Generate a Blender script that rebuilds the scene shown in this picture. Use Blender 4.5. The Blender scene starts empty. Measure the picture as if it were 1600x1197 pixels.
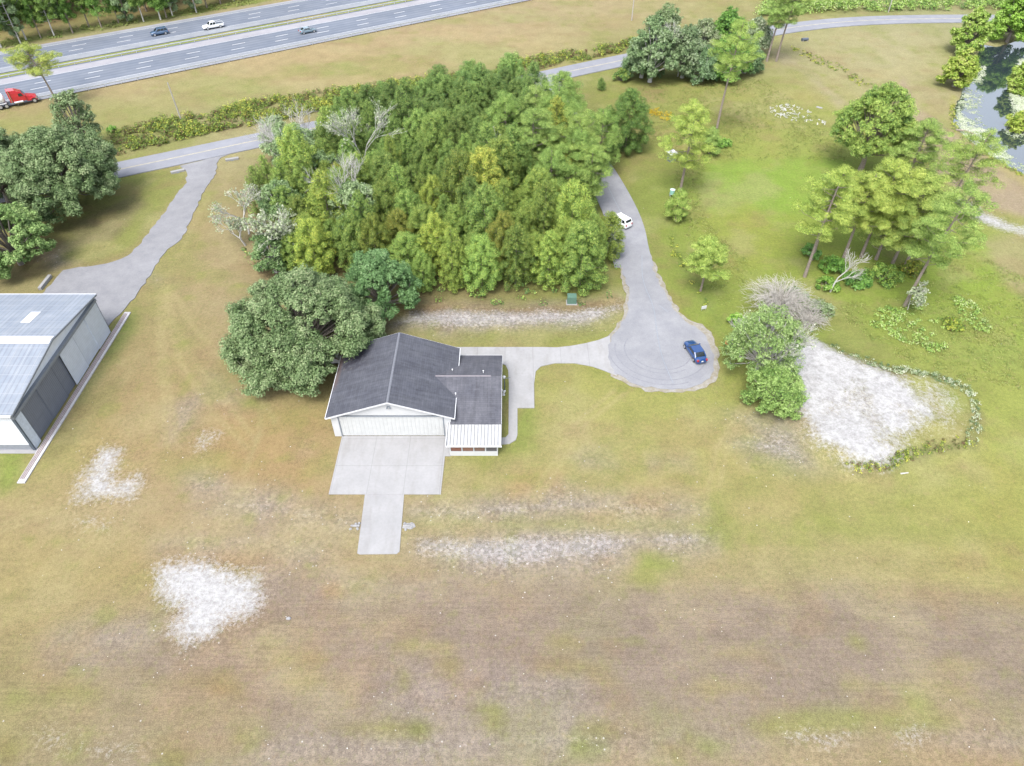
import bpy, math, random
import numpy as np
from mathutils import Vector, Matrix
from mathutils.geometry import tessellate_polygon

# ------------------------------------------------------------------ camera, sky, sun, exposure
SC = bpy.context.scene
COL = SC.collection
F, TH, CH = 1108.0, math.radians(44), 68.0
cd = bpy.data.cameras.new('camera'); cam = bpy.data.objects.new('camera', cd); COL.objects.link(cam)
cam.location = (0, 0, CH); cam.rotation_euler = (math.radians(46), 0, 0)
cd.sensor_width = 36; cd.lens = 36*F/1600; cd.clip_start = .5; cd.clip_end = 6000
SC.camera = cam
EXPOSURE = 1.64
SC.view_settings.view_transform = 'Standard'; SC.view_settings.look = 'None'
SC.view_settings.exposure = EXPOSURE; SC.view_settings.gamma = 1
SUN_EL, SUN_AZ = math.radians(60), math.radians(205)      # azimuth from +Y clockwise: high, slightly behind and left of the drone
w = bpy.data.worlds.new('World'); SC.world = w; w.use_nodes = True
nt = w.node_tree; bg = nt.nodes['Background']
sky = nt.nodes.new('ShaderNodeTexSky'); sky.sky_type = 'NISHITA'; sky.sun_disc = False
sky.sun_elevation = SUN_EL; sky.sun_rotation = SUN_AZ; sky.air_density = 1.0; sky.dust_density = 3.0; sky.ozone_density = 1.0
hs = nt.nodes.new('ShaderNodeHueSaturation'); hs.inputs['Saturation'].default_value = .42
nt.links.new(sky.outputs[0], hs.inputs['Color']); nt.links.new(hs.outputs[0], bg.inputs['Color'])
bg.inputs['Strength'].default_value = 0.15
sd = bpy.data.lights.new('sun', 'SUN'); sd.energy = 1.25; sd.angle = math.radians(24); sd.color = (1, .965, .91)
sun = bpy.data.objects.new('sun', sd); COL.objects.link(sun); sun.location = (0, 0, 150)
sun.rotation_euler = (math.pi/2-SUN_EL, 0, -SUN_AZ+math.pi)

# ------------------------------------------------------------------ helpers
R = random.Random(7); NR = np.random.default_rng(11)
cT, sT = math.cos(TH), math.sin(TH)
def G(u, v, z=0.0):
    """ground (or height z) point of the survey grid the place was measured on"""
    a = 598.5-v; t = (z-CH)/(-F*sT+a*cT)
    return ((u-800)*t, (F*cT+a*sT)*t)
def GP(pts, z=0.0): return [G(u, v, z) for u, v in pts]
def lin(h):
    h = h.lstrip('#'); c = [int(h[i:i+2], 16)/255 for i in (0, 2, 4)]
    return [x/12.92 if x <= .04045 else ((x+.055)/1.055)**2.4 for x in c]
GAIN = 3.0
def alb(h, g=None): return [min(.88, x/(g or GAIN)) for x in lin(h)]

def tag(o, label=None, cat=None, group=None, kind=None):
    if label: o['label'] = label
    if cat: o['category'] = cat
    if group: o['group'] = group
    if kind: o['kind'] = kind
    return o
def empty(name, loc, rz=0, label=None, cat=None, group=None):
    o = bpy.data.objects.new(name, None); COL.objects.link(o)
    o.location = (loc[0], loc[1], loc[2] if len(loc) > 2 else 0); o.rotation_euler = (0, 0, rz); o.empty_display_size = .3
    return tag(o, label, cat, group)
def link(name, me, mat=None, parent=None):
    o = bpy.data.objects.new(name, me); COL.objects.link(o)
    if mat: me.materials.append(mat)
    if parent: o.parent = parent
    return o
def np_mesh(name, verts, quads=None, attrs=None, smooth=False):
    me = bpy.data.meshes.new(name); verts = np.asarray(verts, np.float32); quads = np.asarray(quads, np.int32)
    n, k = quads.shape
    me.vertices.add(len(verts)); me.vertices.foreach_set('co', verts.ravel())
    me.loops.add(n*k); me.loops.foreach_set('vertex_index', quads.ravel())
    me.polygons.add(n); me.polygons.foreach_set('loop_start', np.arange(0, n*k, k, dtype=np.int32))
    try: me.polygons.foreach_set('loop_total', np.full(n, k, np.int32))
    except Exception: pass
    me.polygons.foreach_set('use_smooth', np.full(n, smooth))
    for an, (ty, data) in (attrs or {}).items():
        a = me.attributes.new(an, ty, 'POINT')
        a.data.foreach_set('color' if ty == 'FLOAT_COLOR' else 'value', np.asarray(data, np.float32).ravel())
    me.update(calc_edges=True); return me

class MB:
    def __init__(s): s.v = []; s.f = []
    def poly(s, pts):
        n = len(s.v); s.v += [tuple(p) for p in pts]; s.f.append(list(range(n, n+len(pts)))); return s
    def box(s, x0, x1, y0, y1, z0, z1):
        n = len(s.v)
        s.v += [(x, y, z) for z in (z0, z1) for x, y in ((x0, y0), (x1, y0), (x1, y1), (x0, y1))]
        s.f += [[n+i for i in q] for q in ((3, 2, 1, 0), (4, 5, 6, 7), (0, 1, 5, 4), (1, 2, 6, 5), (2, 3, 7, 6), (3, 0, 4, 7))]
        return s
    def prism(s, pts, z0, z1, bottom=False):
        """2-D outline raised to a slab"""
        pts = [(float(a), float(b)) for a, b in pts]
        ar = sum(pts[i][0]*pts[(i+1) % len(pts)][1]-pts[(i+1) % len(pts)][0]*pts[i][1] for i in range(len(pts)))
        if ar < 0: pts = pts[::-1]
        n, m = len(s.v), len(pts)
        s.v += [(x, y, z0) for x, y in pts]+[(x, y, z1) for x, y in pts]
        for tri in tessellate_polygon([[Vector((x, y, 0)) for x, y in pts]]):
            a, b, c = [Vector((*pts[i], 0)) for i in tri]
            if (b-a).cross(c-a).z < 0: tri = tri[::-1]
            s.f.append([n+m+i for i in tri])
            if bottom: s.f.append([n+i for i in tri[::-1]])
        for i in range(m):
            j = (i+1) % m; s.f.append([n+i, n+j, n+m+j, n+m+i])
        return s
    def tube(s, p0, p1, r0, r1=None, k=8, caps=True):
        r1 = r0 if r1 is None else r1
        p0, p1 = Vector(p0), Vector(p1); d = (p1-p0)
        if d.length < 1e-6: return s
        d.normalize(); a = d.orthogonal().normalized(); b = d.cross(a); n = len(s.v)
        for p, r in ((p0, r0), (p1, r1)):
            for i in range(k):
                t = 2*math.pi*i/k; q = p+a*(r*math.cos(t))+b*(r*math.sin(t)); s.v.append(tuple(q))
        for i in range(k):
            j = (i+1) % k; s.f.append([n+i, n+j, n+k+j, n+k+i])
        if caps: s.f.append([n+i for i in range(k)][::-1]); s.f.append([n+k+i for i in range(k)])
        return s
    def chain(s, pts, rads, k=6):
        """one tapered, bent tube"""
        n0 = len(s.v); pts = [Vector(p) for p in pts]; ref = Vector((.31, .77, .2))
        for i, p in enumerate(pts):
            d = (pts[min(i+1, len(pts)-1)]-pts[max(i-1, 0)]).normalized()
            a = d.cross(ref).normalized(); b = d.cross(a)
            for j in range(k):
                t = 2*math.pi*j/k; s.v.append(tuple(p+a*(rads[i]*math.cos(t))+b*(rads[i]*math.sin(t))))
        for i in range(len(pts)-1):
            for j in range(k):
                jj = (j+1) % k; s.f.append([n0+i*k+j, n0+i*k+jj, n0+(i+1)*k+jj, n0+(i+1)*k+j])
        return s
    def loft(s, rings, closed_ends=True):
        n0 = len(s.v); k = len(rings[0])
        for r in rings: s.v += [tuple(p) for p in r]
        for i in range(len(rings)-1):
            for j in range(k):
                jj = (j+1) % k; s.f.append([n0+i*k+j, n0+i*k+jj, n0+(i+1)*k+jj, n0+(i+1)*k+j])
        if closed_ends:
            s.f.append([n0+j for j in range(k)][::-1]); s.f.append([n0+(len(rings)-1)*k+j for j in range(k)])
        return s
    def build(s, name, mat, parent=None, smooth=False, bevel=0):
        me = bpy.data.meshes.new(name); me.from_pydata(s.v, [], s.f)
        import bmesh
        bm = bmesh.new(); bm.from_mesh(me); bmesh.ops.recalc_face_normals(bm, faces=bm.faces); bm.to_mesh(me); bm.free()
        if smooth:
            me.polygons.foreach_set('use_smooth', [True]*len(me.polygons))
        me.update(); o = link(name, me, mat, parent)
        if bevel:
            b = o.modifiers.new('bevel', 'BEVEL'); b.width = bevel; b.segments = 2; b.limit_method = 'ANGLE'
        return o

# ------------------------------------------------------------------ materials
def newmat(name):
    m = bpy.data.materials.new(name); m.use_nodes = True; nt = m.node_tree
    return m, nt, nt.nodes['Principled BSDF']
def nd(nt, t, **kw):
    n = nt.nodes.new('ShaderNode'+t)
    for k, v in kw.items():
        if isinstance(k, str) and hasattr(n, k): setattr(n, k, v)
    return n
def setv(n, **kw):
    for k, v in kw.items(): n.inputs[k.replace('_', ' ')].default_value = v
    return n
def noise(nt, vec, scale, detail=4, rough=.55, dist=0):
    n = nd(nt, 'TexNoise'); setv(n, Scale=scale, Detail=detail, Roughness=rough, Distortion=dist)
    nt.links.new(vec, n.inputs['Vector']); return n.outputs['Fac']
def math_(nt, op, a, b=None, c=None, clamp=False):
    n = nd(nt, 'Math'); n.operation = op; n.use_clamp = clamp
    for i, x in enumerate((a, b, c)):
        if x is None: continue
        if isinstance(x, (int, float)): n.inputs[i].default_value = x
        else: nt.links.new(x, n.inputs[i])
    return n.outputs[0]
def maprange(nt, x, a, b, c=0, d=1, smooth=False):
    n = nd(nt, 'MapRange'); n.clamp = True
    if smooth: n.interpolation_type = 'SMOOTHSTEP'
    nt.links.new(x, n.inputs[0])
    for i, q in enumerate((a, b, c, d)): n.inputs[i+1].default_value = q
    return n.outputs[0]
def mix(nt, f, a, b, mode='MIX'):
    n = nd(nt, 'Mix'); n.data_type = 'RGBA'; n.blend_type = mode
    for i, x in ((0, f), (6, a), (7, b)):
        if isinstance(x, (int, float)): n.inputs[i].default_value = x
        elif isinstance(x, (list, tuple)): n.inputs[i].default_value = (*x[:3], 1)
        else: nt.links.new(x, n.inputs[i])
    return n.outputs[2]
def hsv(nt, col, val):
    n = nd(nt, 'HueSaturation'); nt.links.new(col, n.inputs['Color'])
    if isinstance(val, (int, float)): n.inputs['Value'].default_value = val
    else: nt.links.new(val, n.inputs['Value'])
    return n.outputs[0]
def bump(nt, bs, h, strength=.3, dist=.05):
    n = nd(nt, 'Bump'); n.inputs['Strength'].default_value = strength; n.inputs['Distance'].default_value = dist
    nt.links.new(h, n.inputs['Height']); nt.links.new(n.outputs[0], bs.inputs['Normal'])
def coords(nt, kind='Object'): return nd(nt, 'TexCoord').outputs[kind]
def geo_pos(nt): return nd(nt, 'NewGeometry').outputs['Position']
def mapping(nt, vec, scale=(1, 1, 1), rz=0):
    n = nd(nt, 'Mapping'); nt.links.new(vec, n.inputs[0]); n.inputs['Scale'].default_value = scale; n.inputs['Rotation'].default_value = (0, 0, rz)
    return n.outputs[0]

def plain(name, col, rough=.6, metal=0, var=.12, scale=3, spec=.5, coat=0):
    m, nt, bs = newmat(name); p = coords(nt)
    f = noise(nt, p, scale, 5); f2 = noise(nt, p, scale*9, 3)
    k = math_(nt, 'ADD', maprange(nt, f, .3, .7, 1-var, 1+var), maprange(nt, f2, .3, .7, -var*.4, var*.4))
    rgb = nd(nt, 'RGB'); rgb.outputs[0].default_value = (*col[:3], 1)
    nt.links.new(hsv(nt, rgb.outputs[0], k), bs.inputs['Base Color'])
    bs.inputs['Roughness'].default_value = rough; bs.inputs['Metallic'].default_value = metal; bs.inputs['Specular IOR Level'].default_value = spec
    bs.inputs['Coat Weight'].default_value = coat
    return m
def paint(name, col, rough=.25, coat=.8): return plain(name, col, rough, 0, .04, 1.5, .5, coat)

M = {}
M['white_metal'] = plain('white metal siding', (.41, .42, .43), .45, var=.05, scale=.8)
M['white_trim'] = plain('white trim', (.46, .47, .49), .5, var=.05)
M['dark_trim'] = plain('dark trim', (.06, .075, .1), .5, var=.1)
M['grey_trim'] = plain('grey trim', (.16, .18, .21), .45, var=.1)
M['glass'] = plain('dark window glass', (.015, .02, .025), .08, var=.1, spec=.9)
M['tyre'] = plain('tyre rubber', (.02, .02, .022), .85, var=.2)
M['rim'] = plain('alloy rim', (.45, .46, .48), .35, .6, var=.1)
M['chrome'] = plain('chrome', (.55, .56, .58), .2, .9, var=.05)
M['bark'] = plain('pine bark', (.20, .165, .14), .9, var=.3, scale=6)
M['oak_bark'] = plain('oak bark', (.17, .15, .13), .9, var=.3, scale=6)
M['pale_bark'] = plain('pale lichened bark', (.40, .39, .37), .9, var=.25, scale=5)
M['dead_wood'] = plain('bleached dead wood', (.36, .35, .33), .85, var=.15, scale=4)
M['wood_pole'] = plain('weathered pole', (.3, .28, .26), .85, var=.15)
M['line_white'] = plain('road paint white', (.45, .46, .47), .7, var=.15, scale=1)
M['line_yellow'] = plain('road paint yellow', (.36, .32, .2), .7, var=.25, scale=1)
M['galv'] = plain('galvanised steel', (.42, .44, .47), .4, .5, var=.12)

def foliage(name, cols, trans=.25):
    """leaf colours picked per leaf (attribute) and per tree (object colour)"""
    m, nt, bs = newmat(name)
    at = nd(nt, 'Attribute'); at.attribute_name = 'tint'
    cr = nd(nt, 'ValToRGB'); e = cr.color_ramp.elements
    while len(e) < len(cols): e.new(.5)
    for i, c in enumerate(cols): e[i].position = i/(len(cols)-1); e[i].color = (*c, 1)
    nt.links.new(at.outputs['Fac'], cr.inputs[0])
    oi = nd(nt, 'ObjectInfo')
    col = mix(nt, 1.0, cr.outputs[0], oi.outputs['Color'], 'MULTIPLY')
    nt.links.new(col, bs.inputs['Base Color']); bs.inputs['Roughness'].default_value = .6; bs.inputs['Specular IOR Level'].default_value = .25
    tr = nd(nt, 'BsdfTranslucent'); nt.links.new(col, tr.inputs[0])
    mx = nd(nt, 'MixShader'); mx.inputs[0].default_value = trans
    nt.links.new(bs.outputs[0], mx.inputs[1]); nt.links.new(tr.outputs[0], mx.inputs[2])
    nt.links.new(mx.outputs[0], nt.nodes['Material Output'].inputs[0]); return m
LK = 1.0
def L3(h, k=1.0): return [min(.5, x/GAIN*2.3*k*LK) for x in lin(h)]
M['young_pine'] = foliage('young pine needles', [L3('46693a', .85), L3('769549', .95), L3('98b157', .98), L3('b6bd66')])
M['tall_pine'] = foliage('tall pine needles', [L3('5c7a42', 1.02), L3('8ca456', 1.05), L3('acbc68', 1.05), L3('c4cc7c', 1.05)])
M['oak'] = foliage('live oak leaves', [L3('4c663a', .8), L3('6e8854', .8), L3('8ea472', .8), L3('aebb8c', .8)], .12)
M['hardwood'] = foliage('hardwood leaves', [L3('55763f'), L3('83a552'), L3('a4c060'), L3('bcc890')], .3)
M['mossy'] = foliage('mossy grey green leaves', [L3('5f7752'), L3('8fa074'), L3('adb894'), L3('c9cdb8')], .2)
M['brush'] = foliage('brush leaves', [L3('7a5f46', .8), L3('5c7a38', .9), L3('8ca044'), L3('bcbc52')], .25)
M['grassblade'] = foliage('grass blades', [alb('8ea556', 2), alb('a6b863', 2), alb('b4bd68', 2), alb('beb878', 2)], .3)
M['bloom'] = foliage('small white blooms', [L3('c9cbb0'), L3('e6e6d8'), L3('f0efe8'), L3('ffffff')], .2)

# ------------------------------------------------------------------ ground
ROWS_V = [-60, 20, 60, 100, 150, 200, 300, 400, 500, 600, 700, 800, 900, 1000, 1100, 1200]
COLS_U = [-100, 50, 200, 350, 500, 650, 800, 950, 1100, 1250, 1400, 1550, 1700]
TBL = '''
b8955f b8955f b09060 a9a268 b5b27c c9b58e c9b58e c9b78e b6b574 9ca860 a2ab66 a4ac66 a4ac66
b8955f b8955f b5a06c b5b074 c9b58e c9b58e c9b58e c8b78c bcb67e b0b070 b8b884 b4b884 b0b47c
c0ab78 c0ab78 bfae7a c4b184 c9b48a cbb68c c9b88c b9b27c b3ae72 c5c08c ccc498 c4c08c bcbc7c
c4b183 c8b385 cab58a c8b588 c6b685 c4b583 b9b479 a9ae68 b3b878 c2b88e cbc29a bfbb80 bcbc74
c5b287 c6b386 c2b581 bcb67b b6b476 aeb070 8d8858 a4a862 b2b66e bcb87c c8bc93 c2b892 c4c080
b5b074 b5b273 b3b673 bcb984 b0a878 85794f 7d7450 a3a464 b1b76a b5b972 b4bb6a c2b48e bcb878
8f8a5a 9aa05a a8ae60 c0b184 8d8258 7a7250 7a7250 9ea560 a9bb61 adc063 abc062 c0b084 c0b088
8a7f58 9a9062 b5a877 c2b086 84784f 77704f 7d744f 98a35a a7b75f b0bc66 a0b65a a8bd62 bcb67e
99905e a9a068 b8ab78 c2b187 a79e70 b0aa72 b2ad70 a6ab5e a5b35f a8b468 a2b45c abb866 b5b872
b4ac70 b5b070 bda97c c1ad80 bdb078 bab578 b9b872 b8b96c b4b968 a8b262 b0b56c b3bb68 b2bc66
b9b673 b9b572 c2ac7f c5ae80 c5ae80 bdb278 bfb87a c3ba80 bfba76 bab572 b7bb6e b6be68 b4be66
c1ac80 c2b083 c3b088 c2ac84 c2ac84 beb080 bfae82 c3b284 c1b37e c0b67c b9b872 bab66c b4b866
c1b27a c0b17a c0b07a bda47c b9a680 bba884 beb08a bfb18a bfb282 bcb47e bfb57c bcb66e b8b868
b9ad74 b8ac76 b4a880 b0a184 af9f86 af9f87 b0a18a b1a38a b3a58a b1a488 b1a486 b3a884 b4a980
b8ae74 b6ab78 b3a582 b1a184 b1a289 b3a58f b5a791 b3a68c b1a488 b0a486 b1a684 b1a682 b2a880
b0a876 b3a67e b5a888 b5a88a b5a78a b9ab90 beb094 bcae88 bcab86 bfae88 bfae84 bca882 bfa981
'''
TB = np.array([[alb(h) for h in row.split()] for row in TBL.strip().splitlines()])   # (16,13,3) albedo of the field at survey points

def vnoise(x, y, s, seed=0):
    g = np.random.default_rng(seed).random((256, 256)); x = x/s; y = y/s
    xi, yi = np.floor(x).astype(int), np.floor(y).astype(int); fx, fy = x-xi, y-yi
    fx = fx*fx*(3-2*fx); fy = fy*fy*(3-2*fy); a, b, c, d = xi % 256, yi % 256, (xi+1) % 256, (yi+1) % 256
    return (g[a, b]*(1-fx)+g[c, b]*fx)*(1-fy)+(g[a, d]*(1-fx)+g[c, d]*fx)*fy
def fnoise(x, y, s, seed=0): return (vnoise(x, y, s, seed)*.5+vnoise(x, y, s*.5, seed+1)*.27+vnoise(x, y, s*.24, seed+2)*.15+vnoise(x, y, s*.12, seed+3)*.08)*2-1
def sdist(px, py, poly):
    """signed distance to a polygon, positive inside"""
    d = np.full(px.shape, 1e9); ins = np.zeros(px.shape, bool); n = len(poly)
    for i in range(n):
        ax, ay = poly[i]; bx, by = poly[(i+1) % n]; ex, ey = bx-ax, by-ay
        t = np.clip(((px-ax)*ex+(py-ay)*ey)/(ex*ex+ey*ey+1e-9), 0, 1)
        d = np.minimum(d, (px-ax-t*ex)**2+(py-ay-t*ey)**2)
        c = ((ay > py) != (by > py)) & (px < ex*(py-ay)/((ey) if abs(ey) > 1e-9 else 1e-9)+ax); ins ^= c
    d = np.sqrt(d); return np.where(ins, d, -d)

xs = np.concatenate([[-4000, -1500, -700, -400, -280, -220, -190], np.arange(-172, 172.1, .5), [190, 220, 280, 400, 700, 1500, 4000]])
ys = np.concatenate([[-1500, -500, -150, -60, -20, 0, 10], np.arange(16, 120, .4), np.arange(120, 262, .6), [275, 300, 350, 450, 700, 1500, 5000]])
GX, GY = np.meshgrid(xs, ys); gx, gy = GX.ravel(), GY.ravel()
# macro field colour: bilinear between survey points
zc = np.maximum(gy*cT+CH*sT, 20); yc = gy*sT-CH*cT
wx, wy = fnoise(gx, gy, 9, 3)*2.2, fnoise(gx, gy, 9, 9)*2.2
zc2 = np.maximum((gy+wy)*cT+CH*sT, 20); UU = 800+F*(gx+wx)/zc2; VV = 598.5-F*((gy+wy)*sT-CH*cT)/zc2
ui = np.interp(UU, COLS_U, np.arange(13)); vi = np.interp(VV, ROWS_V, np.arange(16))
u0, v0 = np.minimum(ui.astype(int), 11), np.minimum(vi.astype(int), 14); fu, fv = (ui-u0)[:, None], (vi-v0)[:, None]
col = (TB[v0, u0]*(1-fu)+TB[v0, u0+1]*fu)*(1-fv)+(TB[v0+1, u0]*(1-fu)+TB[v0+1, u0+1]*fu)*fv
sand = np.zeros(gx.shape); grav = np.zeros(gx.shape); mow = np.zeros(gx.shape); hz = np.zeros(gx.shape)
def region(px, feather=1.5, rag=1.0, seed=0, world=False):
    poly = px if world else GP(px); a = np.array(poly); m = feather+rag*2+2
    idx = np.where((gx > a[:, 0].min()-m) & (gx < a[:, 0].max()+m) & (gy > a[:, 1].min()-m) & (gy < a[:, 1].max()+m))[0]
    d = sdist(gx[idx], gy[idx], poly)+fnoise(gx[idx], gy[idx], max(1.5, rag*3), seed)*rag
    t = np.clip(d/feather*.5+.5, 0, 1); return idx, t*t*(3-2*t)
def tint(px, h, k=1.0, feather=1.5, rag=1.0, seed=0, world=False):
    i, t = region(px, feather, rag, seed, world); t = (t*k)[:, None]; col[i] = col[i]*(1-t)+np.array(alb(h))*t
def msk(arr, px, k=1.0, feather=1.0, rag=.8, seed=0):
    i, t = region(px, feather, rag, seed); arr[i] = np.maximum(arr[i], t*k)
# mowed airstrip
strip = [(-60, 930), (100, 985), (400, 915), (600, 905), (800, 912), (1100, 922), (1300, 915), (1430, 925), (1660, 925), (1660, 1118), (1300, 1112), (1180, 1130), (900, 1120), (420, 1120), (180, 1110), (-60, 1130)]
msk(mow, strip, 1, 3, 1.5, 5); msk(mow, [(0, 900), (1600, 860), (1700, 1300), (-100, 1300)], .6, 4, 1, 4)
tint([(380, 912), (600, 905), (800, 912), (1100, 924), (1330, 918), (1650, 960), (1650, 1100), (1220, 1110), (1180, 1135), (880, 1100), (430, 1110), (350, 1050), (120, 1060), (80, 1030), (330, 1015), (420, 985)], 'afa08c', .75, 2.2, 1.2, 6)
tint([(1360, 920), (1500, 918), (1610, 935), (1610, 950), (1480, 940), (1370, 935)], 'b8a07c', .6, 1.5, .8, 8)
# bright white sand
for i, (px, k) in enumerate([
    ([(115, 784), (133, 745), (158, 703), (184, 705), (179, 742), (185, 757), (214, 743), (221, 760), (200, 778), (160, 783)], 1),
    ([(240, 893), (260, 880), (300, 876), (335, 878), (370, 893), (406, 895), (412, 935), (398, 955), (350, 972), (325, 998), (285, 1008), (272, 985), (282, 952), (250, 925)], 1),
    ([(305, 692), (318, 674), (352, 670), (352, 682), (330, 694), (316, 708), (304, 704)], .62),
    ([(115, 812), (150, 808), (175, 818), (165, 832), (145, 825), (125, 822)], .6),
    ([(1230, 1152), (1260, 1143), (1325, 1145), (1322, 1170), (1290, 1172), (1270, 1160)], .66),
    ([(1402, 1143), (1440, 1143), (1445, 1158), (1405, 1160)], .62), ([(1478, 305), (1500, 308), (1540, 333), (1580, 350), (1640, 362), (1640, 374), (1570, 360), (1520, 340)], .95),
    ([(850, 482), (890, 484), (968, 470), (975, 485), (945, 497), (880, 503), (845, 500)], .52),
    ([(640, 487), (700, 487), (800, 488), (800, 504), (720, 512), (625, 500)], .42),
    ([(45, 1140), (80, 1125), (95, 1150), (110, 1168), (250, 1160), (240, 1178), (60, 1175)], .5)]):
    msk(sand, px, k*.9, 3.0, 1.2, 20+i); msk(grav, px, k*.9, 4.5, 2.2, 120+i)
MOUND = [(1222, 545), (1250, 525), (1300, 545), (1345, 565), (1395, 582), (1465, 592), (1508, 612), (1526, 645), (1522, 680), (1512, 698), (1455, 706), (1415, 718), (1375, 735), (1335, 740), (1275, 705), (1245, 665), (1235, 640), (1200, 600)]
i, t = region(MOUND, 2.2, .3, 31); hz[i] += t*(1.1+fnoise(gx[i], gy[i], 4, 8)*.3)
sm = [(1222, 545), (1250, 522), (1290, 548), (1330, 566), (1385, 580), (1415, 600), (1432, 625), (1452, 650), (1435, 672), (1398, 690), (1408, 708), (1375, 732), (1330, 735), (1275, 702), (1250, 665), (1238, 640), (1205, 600)]
msk(sand, sm, 1.0, 2.6, 1.3, 32); msk(grav, sm, .8, 3.5, 1.5, 33)
for q, k in (([(1290, 640), (1305, 640), (1308, 655), (1292, 652)], .9), ([(1315, 615), (1350, 618), (1362, 640), (1348, 645), (1335, 630), (1320, 645)], .8), ([(1350, 655), (1372, 660), (1368, 675), (1352, 668)], .8), ([(1362, 693), (1395, 697), (1395, 706), (1365, 704)], .8), ([(1300, 705), (1325, 712), (1318, 722)], .8),
             ([(1320, 563), (1380, 575), (1420, 590), (1400, 600), (1345, 585)], .55), ([(1395, 640), (1425, 650), (1420, 664), (1400, 655)], .7), ([(1330, 605), (1352, 600), (1340, 612)], .6), ([(1245, 650), (1262, 640), (1275, 690), (1268, 692)], .3)):
    i, t = region(q, 2.0, 1.2, 40); sand[i] *= 1-t*k*.75
    tint(q, 'b3a267', .8, 2.0, 1.0, 41)
tint([(1420, 590), (1500, 605), (1525, 645), (1515, 695), (1440, 705), (1400, 712), (1402, 690), (1450, 655), (1430, 620)], 'bdbd78', .9, 1.4, .8, 42)
msk(sand, [(1400, 600), (1470, 605), (1500, 640), (1490, 680), (1440, 690), (1400, 705)], .5, 4, 2, 45)
tint([(1465, 610), (1500, 620), (1512, 650), (1495, 680), (1470, 650)], 'a9b562', .7, 1.6, .9, 43)
for q in ([(1300, 545), (1345, 565), (1395, 582), (1465, 592), (1508, 612), (1526, 645), (1522, 680), (1512, 698)], [(1512, 698), (1455, 706), (1415, 718), (1375, 735), (1335, 740), (1300, 724)]):
    A_, B_ = [], []
    for (u_, v_) in q: A_.append((u_-5, v_-5)); B_.append((u_+6, v_+7))
    tint(A_+B_[::-1], '7f8a55', .8, .9, .5, 44)
# pebbly grey sandy ground
for i, (px, k) in enumerate([
    ([(325, 800), (350, 775), (420, 768), (455, 782), (520, 792), (560, 812), (530, 824), (480, 818), (400, 812)], .55),
    ([(260, 850), (330, 838), (420, 832), (500, 846), (530, 862), (520, 885), (450, 882), (390, 862)], .5),
    ([(636, 795), (665, 783), (720, 790), (760, 780), (850, 770), (900, 765), (1000, 780), (1110, 790), (1110, 808), (900, 812), (700, 815), (645, 808)], .6),
    ([(640, 835), (740, 832), (900, 828), (1050, 826), (1120, 836), (1110, 850), (1000, 862), (930, 880), (800, 892), (730, 890), (650, 865)], .72),
    ([(595, 505), (640, 482), (700, 478), (850, 482), (970, 468), (980, 485), (950, 505), (900, 512), (800, 512), (700, 518), (610, 516)], .75),
    ([(890, 715), (950, 712), (960, 728), (910, 730)], .4), ([(1020, 715), (1080, 712), (1075, 728), (1015, 728)], .4),
    ([(1140, 690), (1200, 655), (1245, 668), (1275, 705), (1290, 735), (1230, 740), (1170, 715)], .6), ([(1130, 642), (1190, 648), (1240, 662), (1200, 670), (1150, 660)], .6),
    ([(100, 985), (150, 978), (240, 975), (230, 995), (160, 1015), (80, 1010), (60, 1000)], .5), ([(270, 640), (310, 620), (300, 660), (270, 690)], .45),
    ([(300, 745), (345, 735), (355, 760), (310, 775)], .5), ([(610, 1080), (800, 1055), (900, 1070), (900, 1100), (700, 1110)], .45),
    ([(400, 1150), (600, 1145), (800, 1140), (1100, 1145), (1180, 1165), (1000, 1170), (700, 1190), (400, 1190)], .55), ([(1400, 1142), (1610, 1150), (1610, 1170), (1400, 1162)], .5),
    ([(470, 690), (490, 690), (490, 712), (470, 710)], .5), ([(70, 400), (100, 385), (110, 410), (85, 420)], .6), ([(235, 430), (262, 440), (250, 445)], .7), ([(330, 585), (360, 610), (380, 660), (350, 650)], .35),
    ([(560, 900), (640, 900), (700, 912), (500, 925)], .45), ([(395, 880), (445, 900), (430, 912), (400, 912)], .5)]):
    msk(grav, px, k, 3.0, 1.6, 60+i)
    i_, t_ = region(px, 3.0, 1.6, 60+i); tt = (t_*min(1, k*1.2))[:, None]; col[i_] = col[i_]*(1-tt)+np.array(alb('bdb2aa'))*tt
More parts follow.
